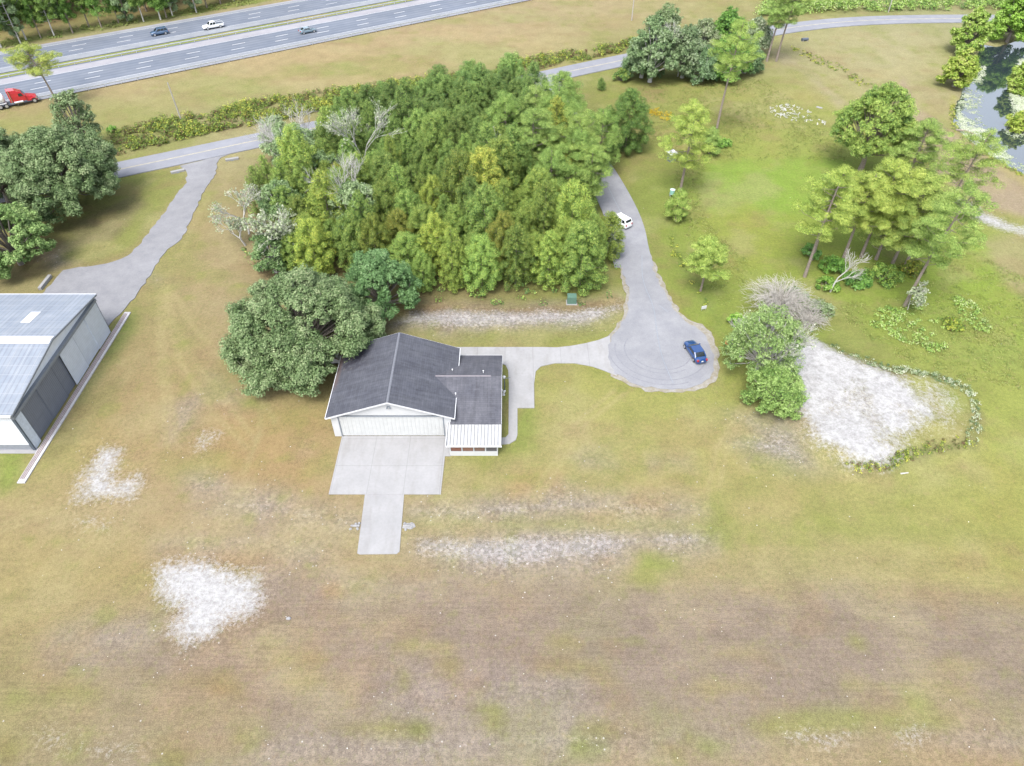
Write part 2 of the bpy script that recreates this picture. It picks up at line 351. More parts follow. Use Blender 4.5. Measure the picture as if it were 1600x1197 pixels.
# greener and browner places, with painted oak and hangar shade
for px, h, k in [
    ([(180, 280), (280, 262), (287, 285), (245, 340), (195, 395), (140, 410), (100, 405), (130, 330)], 'a4ac60', .8), ([(120, 345), (215, 300), (225, 320), (180, 375), (110, 385)], '948a68', .75),  # the browner patch is the oak's shade painted into the grass colour
    ([(185, 505), (215, 480), (205, 520), (120, 640), (95, 660)], '93a65c', .8), ([(100, 640), (190, 590), (170, 640), (90, 720), (60, 720)], 'a19a68', .7),  # dull brown patch: hangar shade put into the ground colour
    ([(0, 705), (50, 705), (20, 760), (0, 770)], 'a2b45c', .9), ([(785, 568), (835, 640), (835, 700), (790, 720), (695, 735), (695, 712)], 'a5b05e', .6),
    ([(800, 640), (835, 640), (830, 700), (800, 705)], '9fae5c', .7), ([(640, 815), (900, 812), (1100, 815), (1600, 825), (1600, 845), (1000, 828), (640, 828)], 'a9b065', .55),
    ([(715, 520), (900, 515), (975, 490), (985, 500), (945, 528), (850, 540), (720, 541)], 'a9ab68', .8), ([(1000, 870), (1060, 870), (1060, 895), (1000, 892)], 'a4b05c', .6),
    ([(845, 580), (950, 590), (985, 605), (1130, 640), (1100, 600), (1200, 690), (1000, 660), (850, 650)], 'bdbb72', .5),
    ([(1100, 250), (1330, 245), (1330, 330), (1100, 335)], 'a3c060', .75), ([(1090, 335), (1170, 310), (1230, 380), (1180, 420), (1090, 390)], 'b3b768', .6),
    ([(1400, 470), (1470, 480), (1600, 500), (1600, 580), (1480, 560), (1400, 520)], 'a9b96b', .5), ([(1480, 370), (1530, 360), (1600, 470), (1600, 540), (1500, 440)], 'aac05f', .6),
    ([(1530, 375), (1610, 365), (1610, 480), (1570, 440)], 'c2b78e', .8), ([(1295, 480), (1330, 475), (1360, 520), (1400, 560), (1330, 560), (1290, 530)], 'a4a66c', .6),
    ([(1212, 75), (1255, 100), (1320, 160), (1310, 168), (1260, 120), (1205, 90)], 'c9bc9c', .8), ([(1225, 78), (1262, 90), (1310, 115), (1340, 130), (1350, 150), (1250, 100)], 'c6c092', .5),
    ([(1410, 120), (1430, 165), (1480, 200), (1520, 235), (1610, 300), (1610, 340), (1540, 320), (1460, 270), (1425, 215), (1400, 160)], 'c6b39c', 1),
    ([(1490, 150), (1500, 200), (1530, 230), (1610, 285), (1610, 262), (1520, 220), (1485, 160)], 'bfbe62', .8), ([(1010, 130), (1150, 128), (1190, 150), (1100, 165), (1000, 160)], 'b5b072', .5), ([(1000, 140), (1040, 140), (1035, 160), (1005, 160)], 'b59f78', .7),
    ([(935, 240), (950, 262), (985, 350), (1025, 430), (1040, 470), (1000, 400), (960, 300)], 'b8a878', .8), ([(1030, 440), (1060, 490), (1100, 515), (1120, 540), (1125, 580), (1115, 540), (1080, 510)], 'bb9f72', .8),
    ([(1045, 350), (1070, 400), (1100, 450), (1140, 520), (1130, 520), (1060, 420)], '8fa25a', .6), ([(620, 470), (700, 474), (860, 480), (960, 462), (985, 470), (985, 480), (860, 492), (640, 490), (605, 505)], 'a78d6a', .8),
    ([(560, 690), (630, 610), (520, 640)], 'c2a87a', .4), ([(340, 640), (510, 640), (520, 690), (480, 760), (330, 740)], 'c5a778', .6), ([(800, 740), (880, 730), (880, 770), (800, 775)], 'c9a67c', .5), ([(990, 770), (1040, 775), (1040, 800), (960, 800)], 'c2a571', .5),
    ([(375, 625), (400, 615), (410, 635), (380, 640)], '9aae56', .7), ([(390, 560), (420, 600), (400, 605)], 'a7a567', .5)]:
    tint(px, h, k, 1.6, 1.0, int(px[0][0]))
r_ = random.Random(44)
for u_, v_, w_, h_, c_ in ((660, 1010, 40, 6, 'b4ab6c'), (900, 1042, 50, 7, 'b3ab70'), (940, 1065, 12, 6, 'b3ab6c'), (1120, 1075, 60, 5, 'b6ac72'), (1370, 1072, 50, 7, 'b0ab66'), (1432, 1096, 22, 10, '9fac58'), (765, 1110, 22, 10, '9fa352'), (770, 1130, 16, 14, 'a3a45c'), (925, 1168, 26, 9, '94a054'),
                          (1110, 1166, 26, 8, '9aa55a'), (1430, 1126, 60, 8, 'a6b05c'), (1270, 1132, 60, 8, 'adb066'), (465, 1030, 40, 10, 'b5a870'), (470, 1065, 30, 12, 'b3a66a'), (600, 1138, 90, 6, 'a9a464'), (650, 1140, 10, 8, '8f9550'), (930, 1140, 30, 8, 'a6a45e'), (1220, 1135, 40, 12, 'adae62'),
                          (340, 1075, 16, 10, 'b39a5c'), (370, 1080, 14, 12, 'a9a45a'), (270, 1180, 30, 14, '9a9c5c'), (10, 1172, 16, 16, 'a39a5c'), (120, 1080, 30, 8, 'aeb066'), (30, 1090, 26, 14, 'a9b062'), (520, 925, 18, 8, 'c29a6c'), (880, 1005, 20, 5, 'b8ac74'), (1025, 885, 22, 12, '9fac58'), (1010, 905, 30, 16, 'aeb264'), (1335, 1003, 8, 5, 'a5ab58'),
                          (1300, 1118, 80, 8, 'a9b060'), (1160, 1020, 40, 4, 'b6ab78'), (700, 1040, 14, 10, 'b0a66c'), (632, 1065, 10, 14, 'aba862'), (1500, 1040, 40, 6, 'b2aa74'), (1480, 1075, 50, 6, 'b3ab74'), (200, 1050, 40, 5, 'b2a877'), (300, 1065, 60, 4, 'b0a672')):
    tint([(u_-w_, v_), (u_-w_*.5, v_-h_), (u_+w_*.4, v_-h_*.8), (u_+w_, v_), (u_+w_*.5, v_+h_), (u_-w_*.4, v_+h_*.9)], c_, .85, 1.3, .9, int(u_))
# highway frame: origin on the south grass edge, axis along the road
HA = math.radians(33.3); HO = np.array([-68.0, 194.8]); hd = np.array([math.cos(HA), math.sin(HA)]); hn = np.array([-hd[1], hd[0]])
def hw(s, o): p = HO+hd*s+hn*o; return (float(p[0]), float(p[1]))
tint([hw(-400, 39), hw(400, 39), hw(400, 44), hw(-400, 44)], 'c8bc94', .9, 1, .5, 1, True)
tint([hw(-400, 44), hw(400, 44), hw(400, 49), hw(-400, 49)], 'a3b25c', .9, 1.5, 1, 1, True)
tint([hw(-400, 19.4), hw(400, 19.4), hw(400, 23), hw(-400, 23)], 'aebd62', 1, .5, .2, 1, True)
tint([hw(-400, 60), hw(55, 56), hw(60, 120), hw(-400, 160)], '6e5a3e', .8, 5, 2, 2, True)
# tyre tracks fanning over the field from the gravel drive
TR = [[(262, 445), (270, 500), (300, 560), (350, 620), (400, 690)], [(258, 440), (262, 500), (285, 570), (330, 640), (385, 700)], [(258, 440), (255, 520), (262, 600), (280, 700)], [(250, 440), (248, 520), (252, 600), (262, 700)], [(330, 300), (290, 380), (262, 430), (260, 470)],
      [(265, 440), (300, 510), (350, 560), (400, 600), (430, 660)], [(390, 545), (410, 600), (405, 680), (380, 740)], [(100, 790), (30, 810), (-40, 835)], [(95, 800), (25, 822), (-40, 845)], [(1180, 600), (1120, 700), (1100, 800)], [(1190, 605), (1135, 700), (1118, 800)], [(830, 780), (900, 660), (960, 610)], [(840, 785), (912, 665), (975, 615)]]
for line in TR:
    p = np.array(GP(line))
    for a, b in zip(p[:-1], p[1:]):
        ex, ey = b-a; m = 2
        idx = np.where((gx > min(a[0], b[0])-m) & (gx < max(a[0], b[0])+m) & (gy > min(a[1], b[1])-m) & (gy < max(a[1], b[1])+m))[0]
        t = np.clip(((gx[idx]-a[0])*ex+(gy[idx]-a[1])*ey)/(ex*ex+ey*ey), 0, 1)
        d = np.hypot(gx[idx]-a[0]-t*ex, gy[idx]-a[1]-t*ey); k = (np.exp(-(d/.4)**2)*.5)[:, None]
        col[idx] = col[idx]*(1-k)+np.array(alb('d2c48f'))*k
# small tufts and worn spots scattered everywhere
tn = fnoise(gx, gy, 3.0, 77); tn2 = fnoise(gx, gy, 14, 88); tn3 = fnoise(gx*.35, gy, 1.3, 91)
gm = np.clip((tn-.28)*3, 0, 1)[:, None]*.45; col = col*(1-gm)+np.array(alb('a3ad5a'))*gm
om = np.clip((tn2-.25)*3, 0, 1)[:, None]*.22; col = col*(1-om)+np.array(alb('c9ab7c'))*om
mw_ = np.clip(mow, 0, 1)[:, None]*.9; lum = col.mean(1, keepdims=True)
col = col*(1-mw_)+(col*.88+lum*.12)*np.array([1.0, .94, .98])*mw_
sat = np.clip((gx-5)/40, 0, 1)*np.clip((gy-62)/20, 0, 1)*np.clip((215-gy)/30, 0, 1); sat = sat[:, None]
col = col*(1-sat*.55)+np.maximum(.01, (col+(col-lum)*.18))*np.array([.97, 1.03, .95])*sat*.55
far = np.clip((gy-150)/30, 0, 1)*np.clip((30-gx)/30, 0, 1); fg = fnoise(gx*.7+gy*.2, gy*1.2, 16, 131)
t_ = (far*np.clip(fg*3+.1, 0, 1)*.45)[:, None]; col = col*(1-t_)+np.array(alb('b9c07c'))*t_
t_ = (far*np.clip(-fg*3, 0, 1)*.5)[:, None]; col = col*(1-t_)+np.array(alb('d9c294'))*t_
bl = fnoise(gx, gy, 8, 141); b2 = fnoise(gx+40, gy*1.3, 5, 151)
t_ = (np.clip(bl*3-.3, 0, 1)*.34)[:, None]; col = col*(1-t_)+np.array(alb('d2c795'))*t_
t_ = (np.clip(-bl*3-.4, 0, 1)*.36*(1-.6*mw_[:, 0]))[:, None]; col = col*(1-t_)+np.array(alb('a3ad5c'))*t_
t_ = (np.clip(b2*3-.4, 0, 1)*.30)[:, None]; col = col*(1-t_)+np.array(alb('b79c78'))*t_
col *= (1+.10*tn3[:, None]*np.clip(mow, 0, 1)[:, None])
# relief: pond bed, ditches, gentle undulation
POND = [(1536, 68), (1560, 72), (1600, 60), (1760, 60), (1800, 300), (1640, 285), (1600, 268), (1560, 246), (1530, 224), (1508, 207), (1493, 192), (1497, 165), (1512, 128), (1528, 95)]
i, t = region(POND, 2.4, .5, 50); hz[i] -= t*1.1
hz += fnoise(gx, gy, 30, 5)*.03*np.clip((sdist(gx, gy, [(-64, 40), (30, 40), (32, 95), (-64, 95)]) < -3), 0, 1)*(np.abs(gx) < 170)
hz -= .0
verts = np.stack([gx, gy, hz], 1); nx, ny = len(xs), len(ys)
ii = (np.arange(ny-1)[:, None]*nx+np.arange(nx-1)[None]).ravel()
mask4 = np.stack([sand, grav, np.clip(mow, 0, 1), np.ones_like(sand)], 1)
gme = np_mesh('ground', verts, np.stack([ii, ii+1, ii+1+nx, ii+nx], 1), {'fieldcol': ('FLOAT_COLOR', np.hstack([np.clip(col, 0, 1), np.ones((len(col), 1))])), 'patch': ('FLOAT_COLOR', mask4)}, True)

HZ = hz.reshape(ny, nx)
def terrain(x, y):
    i = np.clip(np.searchsorted(xs, x)-1, 0, nx-2); j = np.clip(np.searchsorted(ys, y)-1, 0, ny-2)
    fx = np.clip((x-xs[i])/(xs[i+1]-xs[i]), 0, 1); fy = np.clip((y-ys[j])/(ys[j+1]-ys[j]), 0, 1)
    return (HZ[j, i]*(1-fx)+HZ[j, i+1]*fx)*(1-fy)+(HZ[j+1, i]*(1-fx)+HZ[j+1, i+1]*fx)*fy
m, nt, bs = newmat('field'); P = geo_pos(nt)
a1 = nd(nt, 'Attribute'); a1.attribute_name = 'fieldcol'; a2 = nd(nt, 'Attribute'); a2.attribute_name = 'patch'
sep = nd(nt, 'SeparateColor'); nt.links.new(a2.outputs['Color'], sep.inputs[0])
sn, gr, mw = sep.outputs[0], sep.outputs[1], sep.outputs[2]
n1, n2, n3, n4 = noise(nt, P, .35, 6, .6), noise(nt, P, 2.2, 5, .7), noise(nt, P, 9, 3, .7), noise(nt, mapping(nt, P, (.12, 2.2, 1)), 1.6, 5, .65)
k = math_(nt, 'ADD', maprange(nt, n1, .3, .7, -.10, .10), maprange(nt, n2, .3, .7, -.20, .20))
k = math_(nt, 'ADD', k, maprange(nt, n3, .35, .65, -.24, .24))
k = math_(nt, 'ADD', k, math_(nt, 'MULTIPLY', mw, maprange(nt, n4, .3, .7, -.11, .11)))
k = math_(nt, 'ADD', k, 1.0)
c = hsv(nt, a1.outputs['Color'], k)
c = mix(nt, maprange(nt, noise(nt, P, 1.3, 5, .7), .52, .66, 0, .28), c, alb('aab06a'))
c = mix(nt, maprange(nt, noise(nt, mapping(nt, P, (1, 1, 1), .6), 1.0, 5, .7), .55, .7, 0, .32), c, alb('cbb088'))
# pebbles and shell specks
vo = nd(nt, 'TexVoronoi'); vo.inputs['Scale'].default_value = 3.0; nt.links.new(P, vo.inputs['Vector'])
sc_ = nd(nt, 'SeparateColor'); nt.links.new(vo.outputs['Color'], sc_.inputs[0])
spk = math_(nt, 'MULTIPLY', math_(nt, 'LESS_THAN', vo.outputs['Distance'], .24), math_(nt, 'GREATER_THAN', sc_.outputs[0], math_(nt, 'SUBTRACT', .9985, math_(nt, 'MULTIPLY', gr, .10))))
gs = maprange(nt, math_(nt, 'ADD', math_(nt, 'MULTIPLY', gr, .9), math_(nt, 'SUBTRACT', math_(nt, 'ADD', math_(nt, 'MULTIPLY', n3, .8), math_(nt, 'MULTIPLY', n2, .6)), .98)), .20, .46, 0, .9)
c = mix(nt, gs, c, alb('dcd8d8')); c = mix(nt, math_(nt, 'MULTIPLY', spk, .8), c, alb('f4f2ec'))
c = hsv(nt, c, math_(nt, 'ADD', 1.0, math_(nt, 'MULTIPLY', math_(nt, 'MULTIPLY', gr, .75), math_(nt, 'SUBTRACT', math_(nt, 'POWER', sc_.outputs[1], 1.5), .42))))
dk = math_(nt, 'MULTIPLY', math_(nt, 'MULTIPLY', gr, maprange(nt, noise(nt, P, 6, 3, .8), .55, .68)), .35); c = mix(nt, dk, c, alb('8c8070'))
sw = maprange(nt, math_(nt, 'ADD', sn, math_(nt, 'MULTIPLY', math_(nt, 'SUBTRACT', math_(nt, 'ADD', math_(nt, 'MULTIPLY', n3, .35), math_(nt, 'MULTIPLY', n2, .65)), .5), 2.2)), .30, .82)
sc2 = mix(nt, maprange(nt, noise(nt, P, 1.4, 8, .8), .42, .6), [.33, .33, .33], [.215, .21, .21])
c = mix(nt, math_(nt, 'MULTIPLY', sw, maprange(nt, sn, .02, .3)), c, sc2)
nt.links.new(c, bs.inputs['Base Color']); bs.inputs['Roughness'].default_value = .95; bs.inputs['Specular IOR Level'].default_value = .1
bump(nt, bs, math_(nt, 'ADD', n3, n2), .55, .12)
tag(link('ground', gme, m), 'mown grass field with worn sandy patches', None, None, 'structure')

# ------------------------------------------------------------------ paved surfaces
def asphalt(name, c1, c2, edge=.0, sc=.4):
    m, nt, bs = newmat(name); P = geo_pos(nt)
    f = noise(nt, P, sc, 6, .65); g = noise(nt, P, 6, 4, .7); h = noise(nt, P, .08, 3)
    c = mix(nt, maprange(nt, f, .35, .65), c1, c2)
    c = hsv(nt, c, math_(nt, 'ADD', maprange(nt, g, .3, .7, .9, 1.1), maprange(nt, h, .35, .65, -.06, .06)))
    nt.links.new(c, bs.inputs['Base Color']); bs.inputs['Roughness'].default_value = .9; bs.inputs['Specular IOR Level'].default_value = .2
    bump(nt, bs, g, .25, .02); return m
M['asphalt'] = asphalt('weathered pale asphalt', alb('bec0c9'), alb('d0d2d8'))
M['asphalt_road'] = asphalt('frontage asphalt', alb('bcc0cc'), alb('c9ccd6'))
M['highway'] = asphalt('highway asphalt', alb('98a3b6'), alb('a8b1c1'), sc=.15)
nt_ = M['highway'].node_tree; bs_ = nt_.nodes['Principled BSDF']; old = bs_.inputs['Base Color'].links[0].from_socket
vm = nd(nt_, 'VectorMath'); vm.operation = 'DOT_PRODUCT'; nt_.links.new(geo_pos(nt_), vm.inputs[0]); vm.inputs[1].default_value = (-math.sin(math.radians(33.3)), math.cos(math.radians(33.3)), 0)
o_ = math_(nt_, 'SUBTRACT', vm.outputs['Value'], 68*math.sin(math.radians(33.3))+194.8*math.cos(math.radians(33.3))+3.6)
w_ = math_(nt_, 'ABSOLUTE', math_(nt_, 'SUBTRACT', math_(nt_, 'FRACT', math_(nt_, 'DIVIDE', o_, 1.82)), .5))
nt_.links.new(hsv(nt_, old, maprange(nt_, w_, .05, .42, .88, 1.07)), bs_.inputs['Base Color'])
M['shoulder'] = asphalt('shoulder asphalt', alb('b9c1cd'), alb('ccd1d8'))
M['shoulder_light'] = asphalt('pale shoulder', alb('cfcfda'), alb('dddce2'))
M['gravel_road'] = asphalt('grey gravel', alb('b8b9c0'), alb('c8c9ce'), sc=.5)
M['sandy_edge'] = asphalt('sandy crumbled edge', alb('bfb59a'), alb('dcd9d4'), sc=1.2)
def concrete(name, tone=1.0, joints=None):
    m, nt, bs = newmat(name); P = geo_pos(nt)
    f = noise(nt, P, .35, 6, .6); g = noise(nt, P, 3, 5, .7); st = noise(nt, mapping(nt, P, (1, .25, 1)), .7, 5, .6)
    c = mix(nt, maprange(nt, f, .3, .7), [x*tone for x in alb('d6d6d8')], [x*tone for x in alb('e4e4e6')])
    c = mix(nt, maprange(nt, st, .5, .72, 0, .5), c, [x*tone for x in alb('c2bfbc')])
    c = hsv(nt, c, maprange(nt, g, .3, .7, .94, 1.06))
    if joints:
        sx = nd(nt, 'SeparateXYZ'); nt.links.new(P, sx.inputs[0])
        for ax, off, per in joints:
            t = math_(nt, 'ABSOLUTE', math_(nt, 'SUBTRACT', math_(nt, 'FRACT', math_(nt, 'DIVIDE', math_(nt, 'SUBTRACT', sx.outputs[ax], off), per)), .5))
            c = mix(nt, maprange(nt, t, .5-.05/per, .5-.02/per, 0, .32), c, alb('8f8f90'))
    c = mix(nt, maprange(nt, noise(nt, P, .9, 6, .75), .60, .72, 0, .30), c, alb('a9a49c'))
    nt.links.new(c, bs.inputs['Base Color']); bs.inputs['Roughness'].default_value = .85; bs.inputs['Specular IOR Level'].default_value = .2
    return m
M['apron'] = concrete('apron concrete', 1.0, [(0, -21.6, 4.33), (1, 51.3, 4.4)]); M['drive'] = concrete('driveway concrete', 1.0, [(0, 3.0, 4.0)]); M['walk'] = concrete('walk concrete', .97)

def ragged(pts, step=.9, amp=.18, seed=1):
    r = random.Random(seed); out = []
    for (ax, ay), (bx, by) in zip(pts, pts[1:]+pts[:1]):
        L = math.hypot(bx-ax, by-ay); n = max(1, int(L/step))
        for i in range(n):
            t = i/n; nx_, ny_ = -(by-ay)/(L+1e-9), (bx-ax)/(L+1e-9); j = r.uniform(-amp, amp)
            out.append((ax+(bx-ax)*t+nx_*j, ay+(by-ay)*t+ny_*j))
    return out
def smooth_line(pts, it=2, closed=False):
    for _ in range(it):
        o = [] if closed else [pts[0]]
        for a, b in zip(pts, pts[1:]+(pts[:1] if closed else [])):
            o += [(a[0]*.75+b[0]*.25, a[1]*.75+b[1]*.25), (a[0]*.25+b[0]*.75, a[1]*.25+b[1]*.75)]
        pts = o if closed else o+[pts[-1]]
    return pts
def ribbon(pts, half, o0=None, o1=None):
    """strip along a line between two sideways offsets"""
    o0 = -half if o0 is None else o0; o1 = half if o1 is None else o1; L, Rr = [], []
    for i, p in enumerate(pts):
        a, b = pts[max(i-1, 0)], pts[min(i+1, len(pts)-1)]; dx, dy = b[0]-a[0], b[1]-a[1]; l = math.hypot(dx, dy); n = (-dy/l, dx/l)
        L.append((p[0]+n[0]*o0, p[1]+n[1]*o0)); Rr.append((p[0]+n[0]*o1, p[1]+n[1]*o1))
    return L, Rr
def strip_mesh(mb, pts, o0, o1, z, z0=None):
    A, B = ribbon(pts, 0, o0, o1)
    for i in range(len(pts)-1):
        mb.poly([(*A[i], z), (*A[i+1], z), (*B[i+1], z), (*B[i], z)])
        if z0 is not None:
            mb.poly([(*A[i], z0), (*A[i+1], z0), (*A[i+1], z), (*A[i], z)]); mb.poly([(*B[i], z), (*B[i+1], z), (*B[i+1], z0), (*B[i], z0)])
    return mb
def struct(name, mb, mat, label): return tag(mb.build(name, mat), label, None, None, 'structure')

FR = smooth_line([(-190, 78), (-140, 100), (-79, 131.5), (-54.7, 144.7), (-42, 151.4), (9.5, 181), (31.8, 193), (60, 208), (84.5, 219), (105, 223.6), (129, 225), (160, 224.5), (220, 220)], 2)
struct('frontage_road', strip_mesh(MB(), FR, -3.5, 3.5, .17, -.3), M['asphalt_road'], 'pale two lane frontage road curving across the field')
struct('centre_line', strip_mesh(strip_mesh(MB(), FR, -.17, -.07, .174), FR, .07, .17, .174), M['line_yellow'], 'faded yellow line along the frontage road')
ST = smooth_line(GP([(852, 122), (872, 165), (898, 210), (925, 250), (955, 300), (978, 350), (985, 400), (1003, 450), (1015, 510)]), 2)
struct('side_street', strip_mesh(MB(), ST[:-8], -3.3, 3.3, .10, -.3), M['asphalt'], 'narrow pale asphalt street beside the pine stand')
cul = GP([(972, 400), (973, 425), (983, 455), (980, 490), (972, 505), (960, 523), (950, 540), (949, 560), (960, 584), (985, 597), (1008, 605), (1038, 609), (1071, 608), (1096, 601), (1110, 592), (1117, 580), (1116, 563), (1111, 541), (1103, 525), (1093, 516), (1071, 503), (1058, 491), (1041, 463), (1025, 433), (1010, 400)])
cg = GP([(968, 398), (968, 425), (977, 455), (974, 490), (966, 506), (955, 520), (946, 536), (944, 560), (954, 588), (985, 602), (1008, 610), (1040, 613), (1075, 613), (1102, 605), (1117, 596), (1124, 582), (1123, 562), (1119, 540), (1110, 520), (1096, 508), (1076, 498), (1062, 487), (1046, 460), (1030, 430), (1015, 396)])
struct('sandy_verge', MB().prism(ragged(cg, .7, .28, 4), -.1, .07), M['sandy_edge'], 'crumbled sandy edge around the turning circle')
struct('turning_circle', MB().prism(ragged(cul, .8, .22, 3), -.2, .125), M['asphalt'], 'pale asphalt turning circle at the end of the street')
cracks = MB()
for line in ([(1003, 400), (1003, 440), (1022, 480), (1026, 520), (1034, 560), (1052, 600)], [(1030, 478), (1043, 488)], [(905, 205), (930, 250), (962, 318), (978, 345)]):
    p = ragged(smooth_line(GP(line), 1)+[], 1.2, .08, 9)[:-1]
    p = smooth_line(GP(line), 2); strip_mesh(cracks, p, -.05, .05, .129 if line[0][0] > 910 else .104)
cracks.build('seam', M['grey_trim'], bpy.data.objects['turning_circle'])
gd = GP([(281, 260), (288, 266), (292, 272), (291, 286), (278, 302), (262, 326), (240, 355), (220, 380), (200, 400), (180, 409), (155, 414), (125, 418), (100, 423), (85, 440), (64, 462), (64, 500), (168, 522), (168, 513), (175, 505), (193, 485), (215, 460), (241, 420), (261, 390), (285, 373), (301, 338), (318, 300), (326, 290), (337, 271), (340, 256), (346, 246), (362, 240), (330, 247)])
scuff = MB()
for r0_, a0_, a1_ in ((5.2, 2.6, 5.4), (6.6, 2.9, 5.9), (7.6, 3.3, 5.2), (4.4, 3.6, 6.0)):
    cx_, cy_ = G(1032, 548); arc = [(cx_+r0_*math.cos(a), cy_+r0_*.95*math.sin(a)) for a in np.arange(a0_, a1_, .15)]
    strip_mesh(scuff, arc, -.09, .09, .1275)
scuff.build('tyre_scuff', plain('tyre scuffed asphalt', alb('b3b5bf'), .9), bpy.data.objects['turning_circle'])
struct('gravel_drive', MB().prism(ragged(gd, .9, .2, 5), -.1, .09), M['gravel_road'], 'grey gravel drive running down to the big metal hangar')
mk = MB()
for a, b in (((278, 262.5), (300, 254)), ((340, 247.5), (357, 240.5))):
    strip_mesh(mk, GP([a, b]), -.3, .3, .095)
# highway
hwl = [hw(s, 0) for s in np.arange(-420, 421, 20)]
mb = strip_mesh(MB(), hwl, 0, 19.3, .17, -.5); struct('highway', mb, M['highway'], 'grey three lane highway carriageway nearer the field')
mb = strip_mesh(MB(), hwl, 22.9, 40, .17, -.5); struct('far_highway', mb, M['highway'], 'grey three lane highway carriageway nearer the forest')
s1 = MB(); strip_mesh(s1, hwl, .05, 3.3, .176); strip_mesh(s1, hwl, 22.95, 26.4, .176); strip_mesh(s1, hwl, 37.6, 39.0, .176); struct('highway_shoulder', s1, M['shoulder'], 'pale asphalt shoulders of the highway')
s2 = MB(); strip_mesh(s2, hwl, 14.7, 18.4, .176); strip_mesh(s2, hwl, 39.0, 39.95, .178); strip_mesh(s2, hwl, -.55, .05, .178); struct('pale_shoulder', s2, M['shoulder_light'], 'nearly white concrete strips beside the highway lanes')
ln = MB()
for o in (3.5, 14.5, 26.6, 37.4): strip_mesh(ln, hwl, o-.08, o+.08, .181)
for base, offs in ((0, (7.2, 10.9)), (0, (30.2, 33.8))):
    for q, o in enumerate(offs):
        for s in np.arange(-380, 381, 12.19):
            a = s+1.4*q; strip_mesh(ln, [hw(a-1.8, o), hw(a+1.8, o)], -.11, .11, .181)
struct('lane_markings', ln, M['line_white'], 'white lane lines on the highway')
# guard rails: one barrier each side of the median and along the south edge
def guard(name, off, label, s0, s1, posts=True):
    e = empty(name, (*hw(0, off), 0), HA, label, 'guardrail')
    r = MB()
    prof = [(0, .45), (.05, .5), (.02, .6), (.05, .7), (0, .75), (-.04, .6)]
    r.loft([[(s0, y, z+.15) for y, z in prof], [(s1, y, z+.15) for y, z in prof]]); r.build('rail', M['galv'], e)
    p = MB().box(-.07, .07, -.2, -.06, -.1, .82).build('post', M['galv'], e); p.location = (s0, 0, 0)
    for s in np.arange(s0+3.8, s1, 3.8):
        q = p.copy(); q.location = (s, 0, 0); q.parent = e; COL.objects.link(q)
    return e
guard('guardrail', 18.9, 'long steel guardrail on the near side of the grass median', -75, 125)
guard('guardrail', -.35, 'long steel guardrail along the field edge of the highway', -60, 125)
# concrete
ap = [(-21.75, 51.35), (-17.45, 51.35), (-17.1, 43.3), (-12.7, 43.25), (-12.45, 43.45), (-12.8, 51.35), (-8.45, 51.35), (-8.35, 57.25), (-7.65, 57.25), (-7.65, 60.6), (-21.75, 60.6)]
struct('apron', MB().prism(ap[0:2]+[(-12.8, 51.35)]+ap[6:], -.2, .08), M['apron'], 'pale concrete apron in front of the hangar door')
struct('taxiway', MB().prism([(-17.45, 51.34), (-17.1, 43.3), (-16.8, 43.15), (-12.75, 43.2), (-12.45, 43.5), (-12.8, 51.34)], -.2, .07), M['walk'], 'narrow white concrete tongue leading from the apron')
drv = GP([(712, 543), (847, 543), (870, 543.5), (893, 541), (915, 537), (935, 532), (953, 525), (955, 560), (964, 588), (945, 580), (925, 573), (897, 568), (867, 568), (845, 573), (837, 581), (834.6, 600), (835, 638), (808.5, 638), (808.5, 680), (806, 688), (796, 694), (783, 695), (783, 684.5), (790, 684), (794.5, 679), (795, 600), (794, 579), (790, 571), (784, 569), (784, 563), (712, 563)])
struct('driveway', MB().prism(drv, -.2, .10), M['drive'], 'concrete driveway and walk wrapping the house end')

# pond
wm, nt, bs = newmat('pond water'); bs.inputs['Base Color'].default_value = (.02, .03, .035, 1); bs.inputs['Roughness'].default_value = .04; bs.inputs['IOR'].default_value = 2.3
bs.inputs['Specular IOR Level'].default_value = 1.0
bump(nt, bs, noise(nt, geo_pos(nt), 1.2, 2), .02, .02)
pw = [(x, y) for x, y in GP([(1520, 60), (1800, 40), (1850, 320), (1640, 305), (1480, 215), (1480, 150)])]
struct('pond', MB().prism(pw, -.6, -.42), wm, 'still dark pond reflecting the pale sky')

# ------------------------------------------------------------------ the house with its own hangar
def shingles(name, c1, c2, axis):
    m, nt, bs = newmat(name); P = coords(nt)
    f = noise(nt, mapping(nt, P, (.5, .5, .5)), .9, 5, .65); g = noise(nt, P, 5, 4, .75)
    st = noise(nt, mapping(nt, P, (.12, 1.6, .3) if axis == 0 else (1.6, .12, .3)), 1.5, 4, .6)
    br = nd(nt, 'TexBrick'); br.inputs['Scale'].default_value = 1; br.inputs['Brick Width'].default_value = 1.0; br.inputs['Row Height'].default_value = .28; br.inputs['Mortar Size'].default_value = .02
    br.inputs['Color1'].default_value = (.85, .85, .85, 1); br.inputs['Color2'].default_value = (1.12, 1.12, 1.12, 1); br.inputs['Mortar'].default_value = (.7, .7, .7, 1)
    nt.links.new(mapping(nt, P, (1, 1, 1), math.pi/2 if axis == 0 else 0), br.inputs['Vector'])
    c = mix(nt, maprange(nt, f, .3, .7), c1, c2)
    c = hsv(nt, c, math_(nt, 'ADD', maprange(nt, g, .3, .7, .88, 1.12), maprange(nt, st, .35, .65, -.14, .14)))
    c = mix(nt, .7, c, br.outputs[0], 'MULTIPLY')
    nt.links.new(c, bs.inputs['Base Color']); bs.inputs['Roughness'].default_value = .85; bs.inputs['Specular IOR Level'].default_value = .25
    bump(nt, bs, g, .3, .02)
    return m, nt, bs, c
sh, nt, bs, c = shingles('grey shingles', alb('6c6f7c'), alb('80838e'), 0)
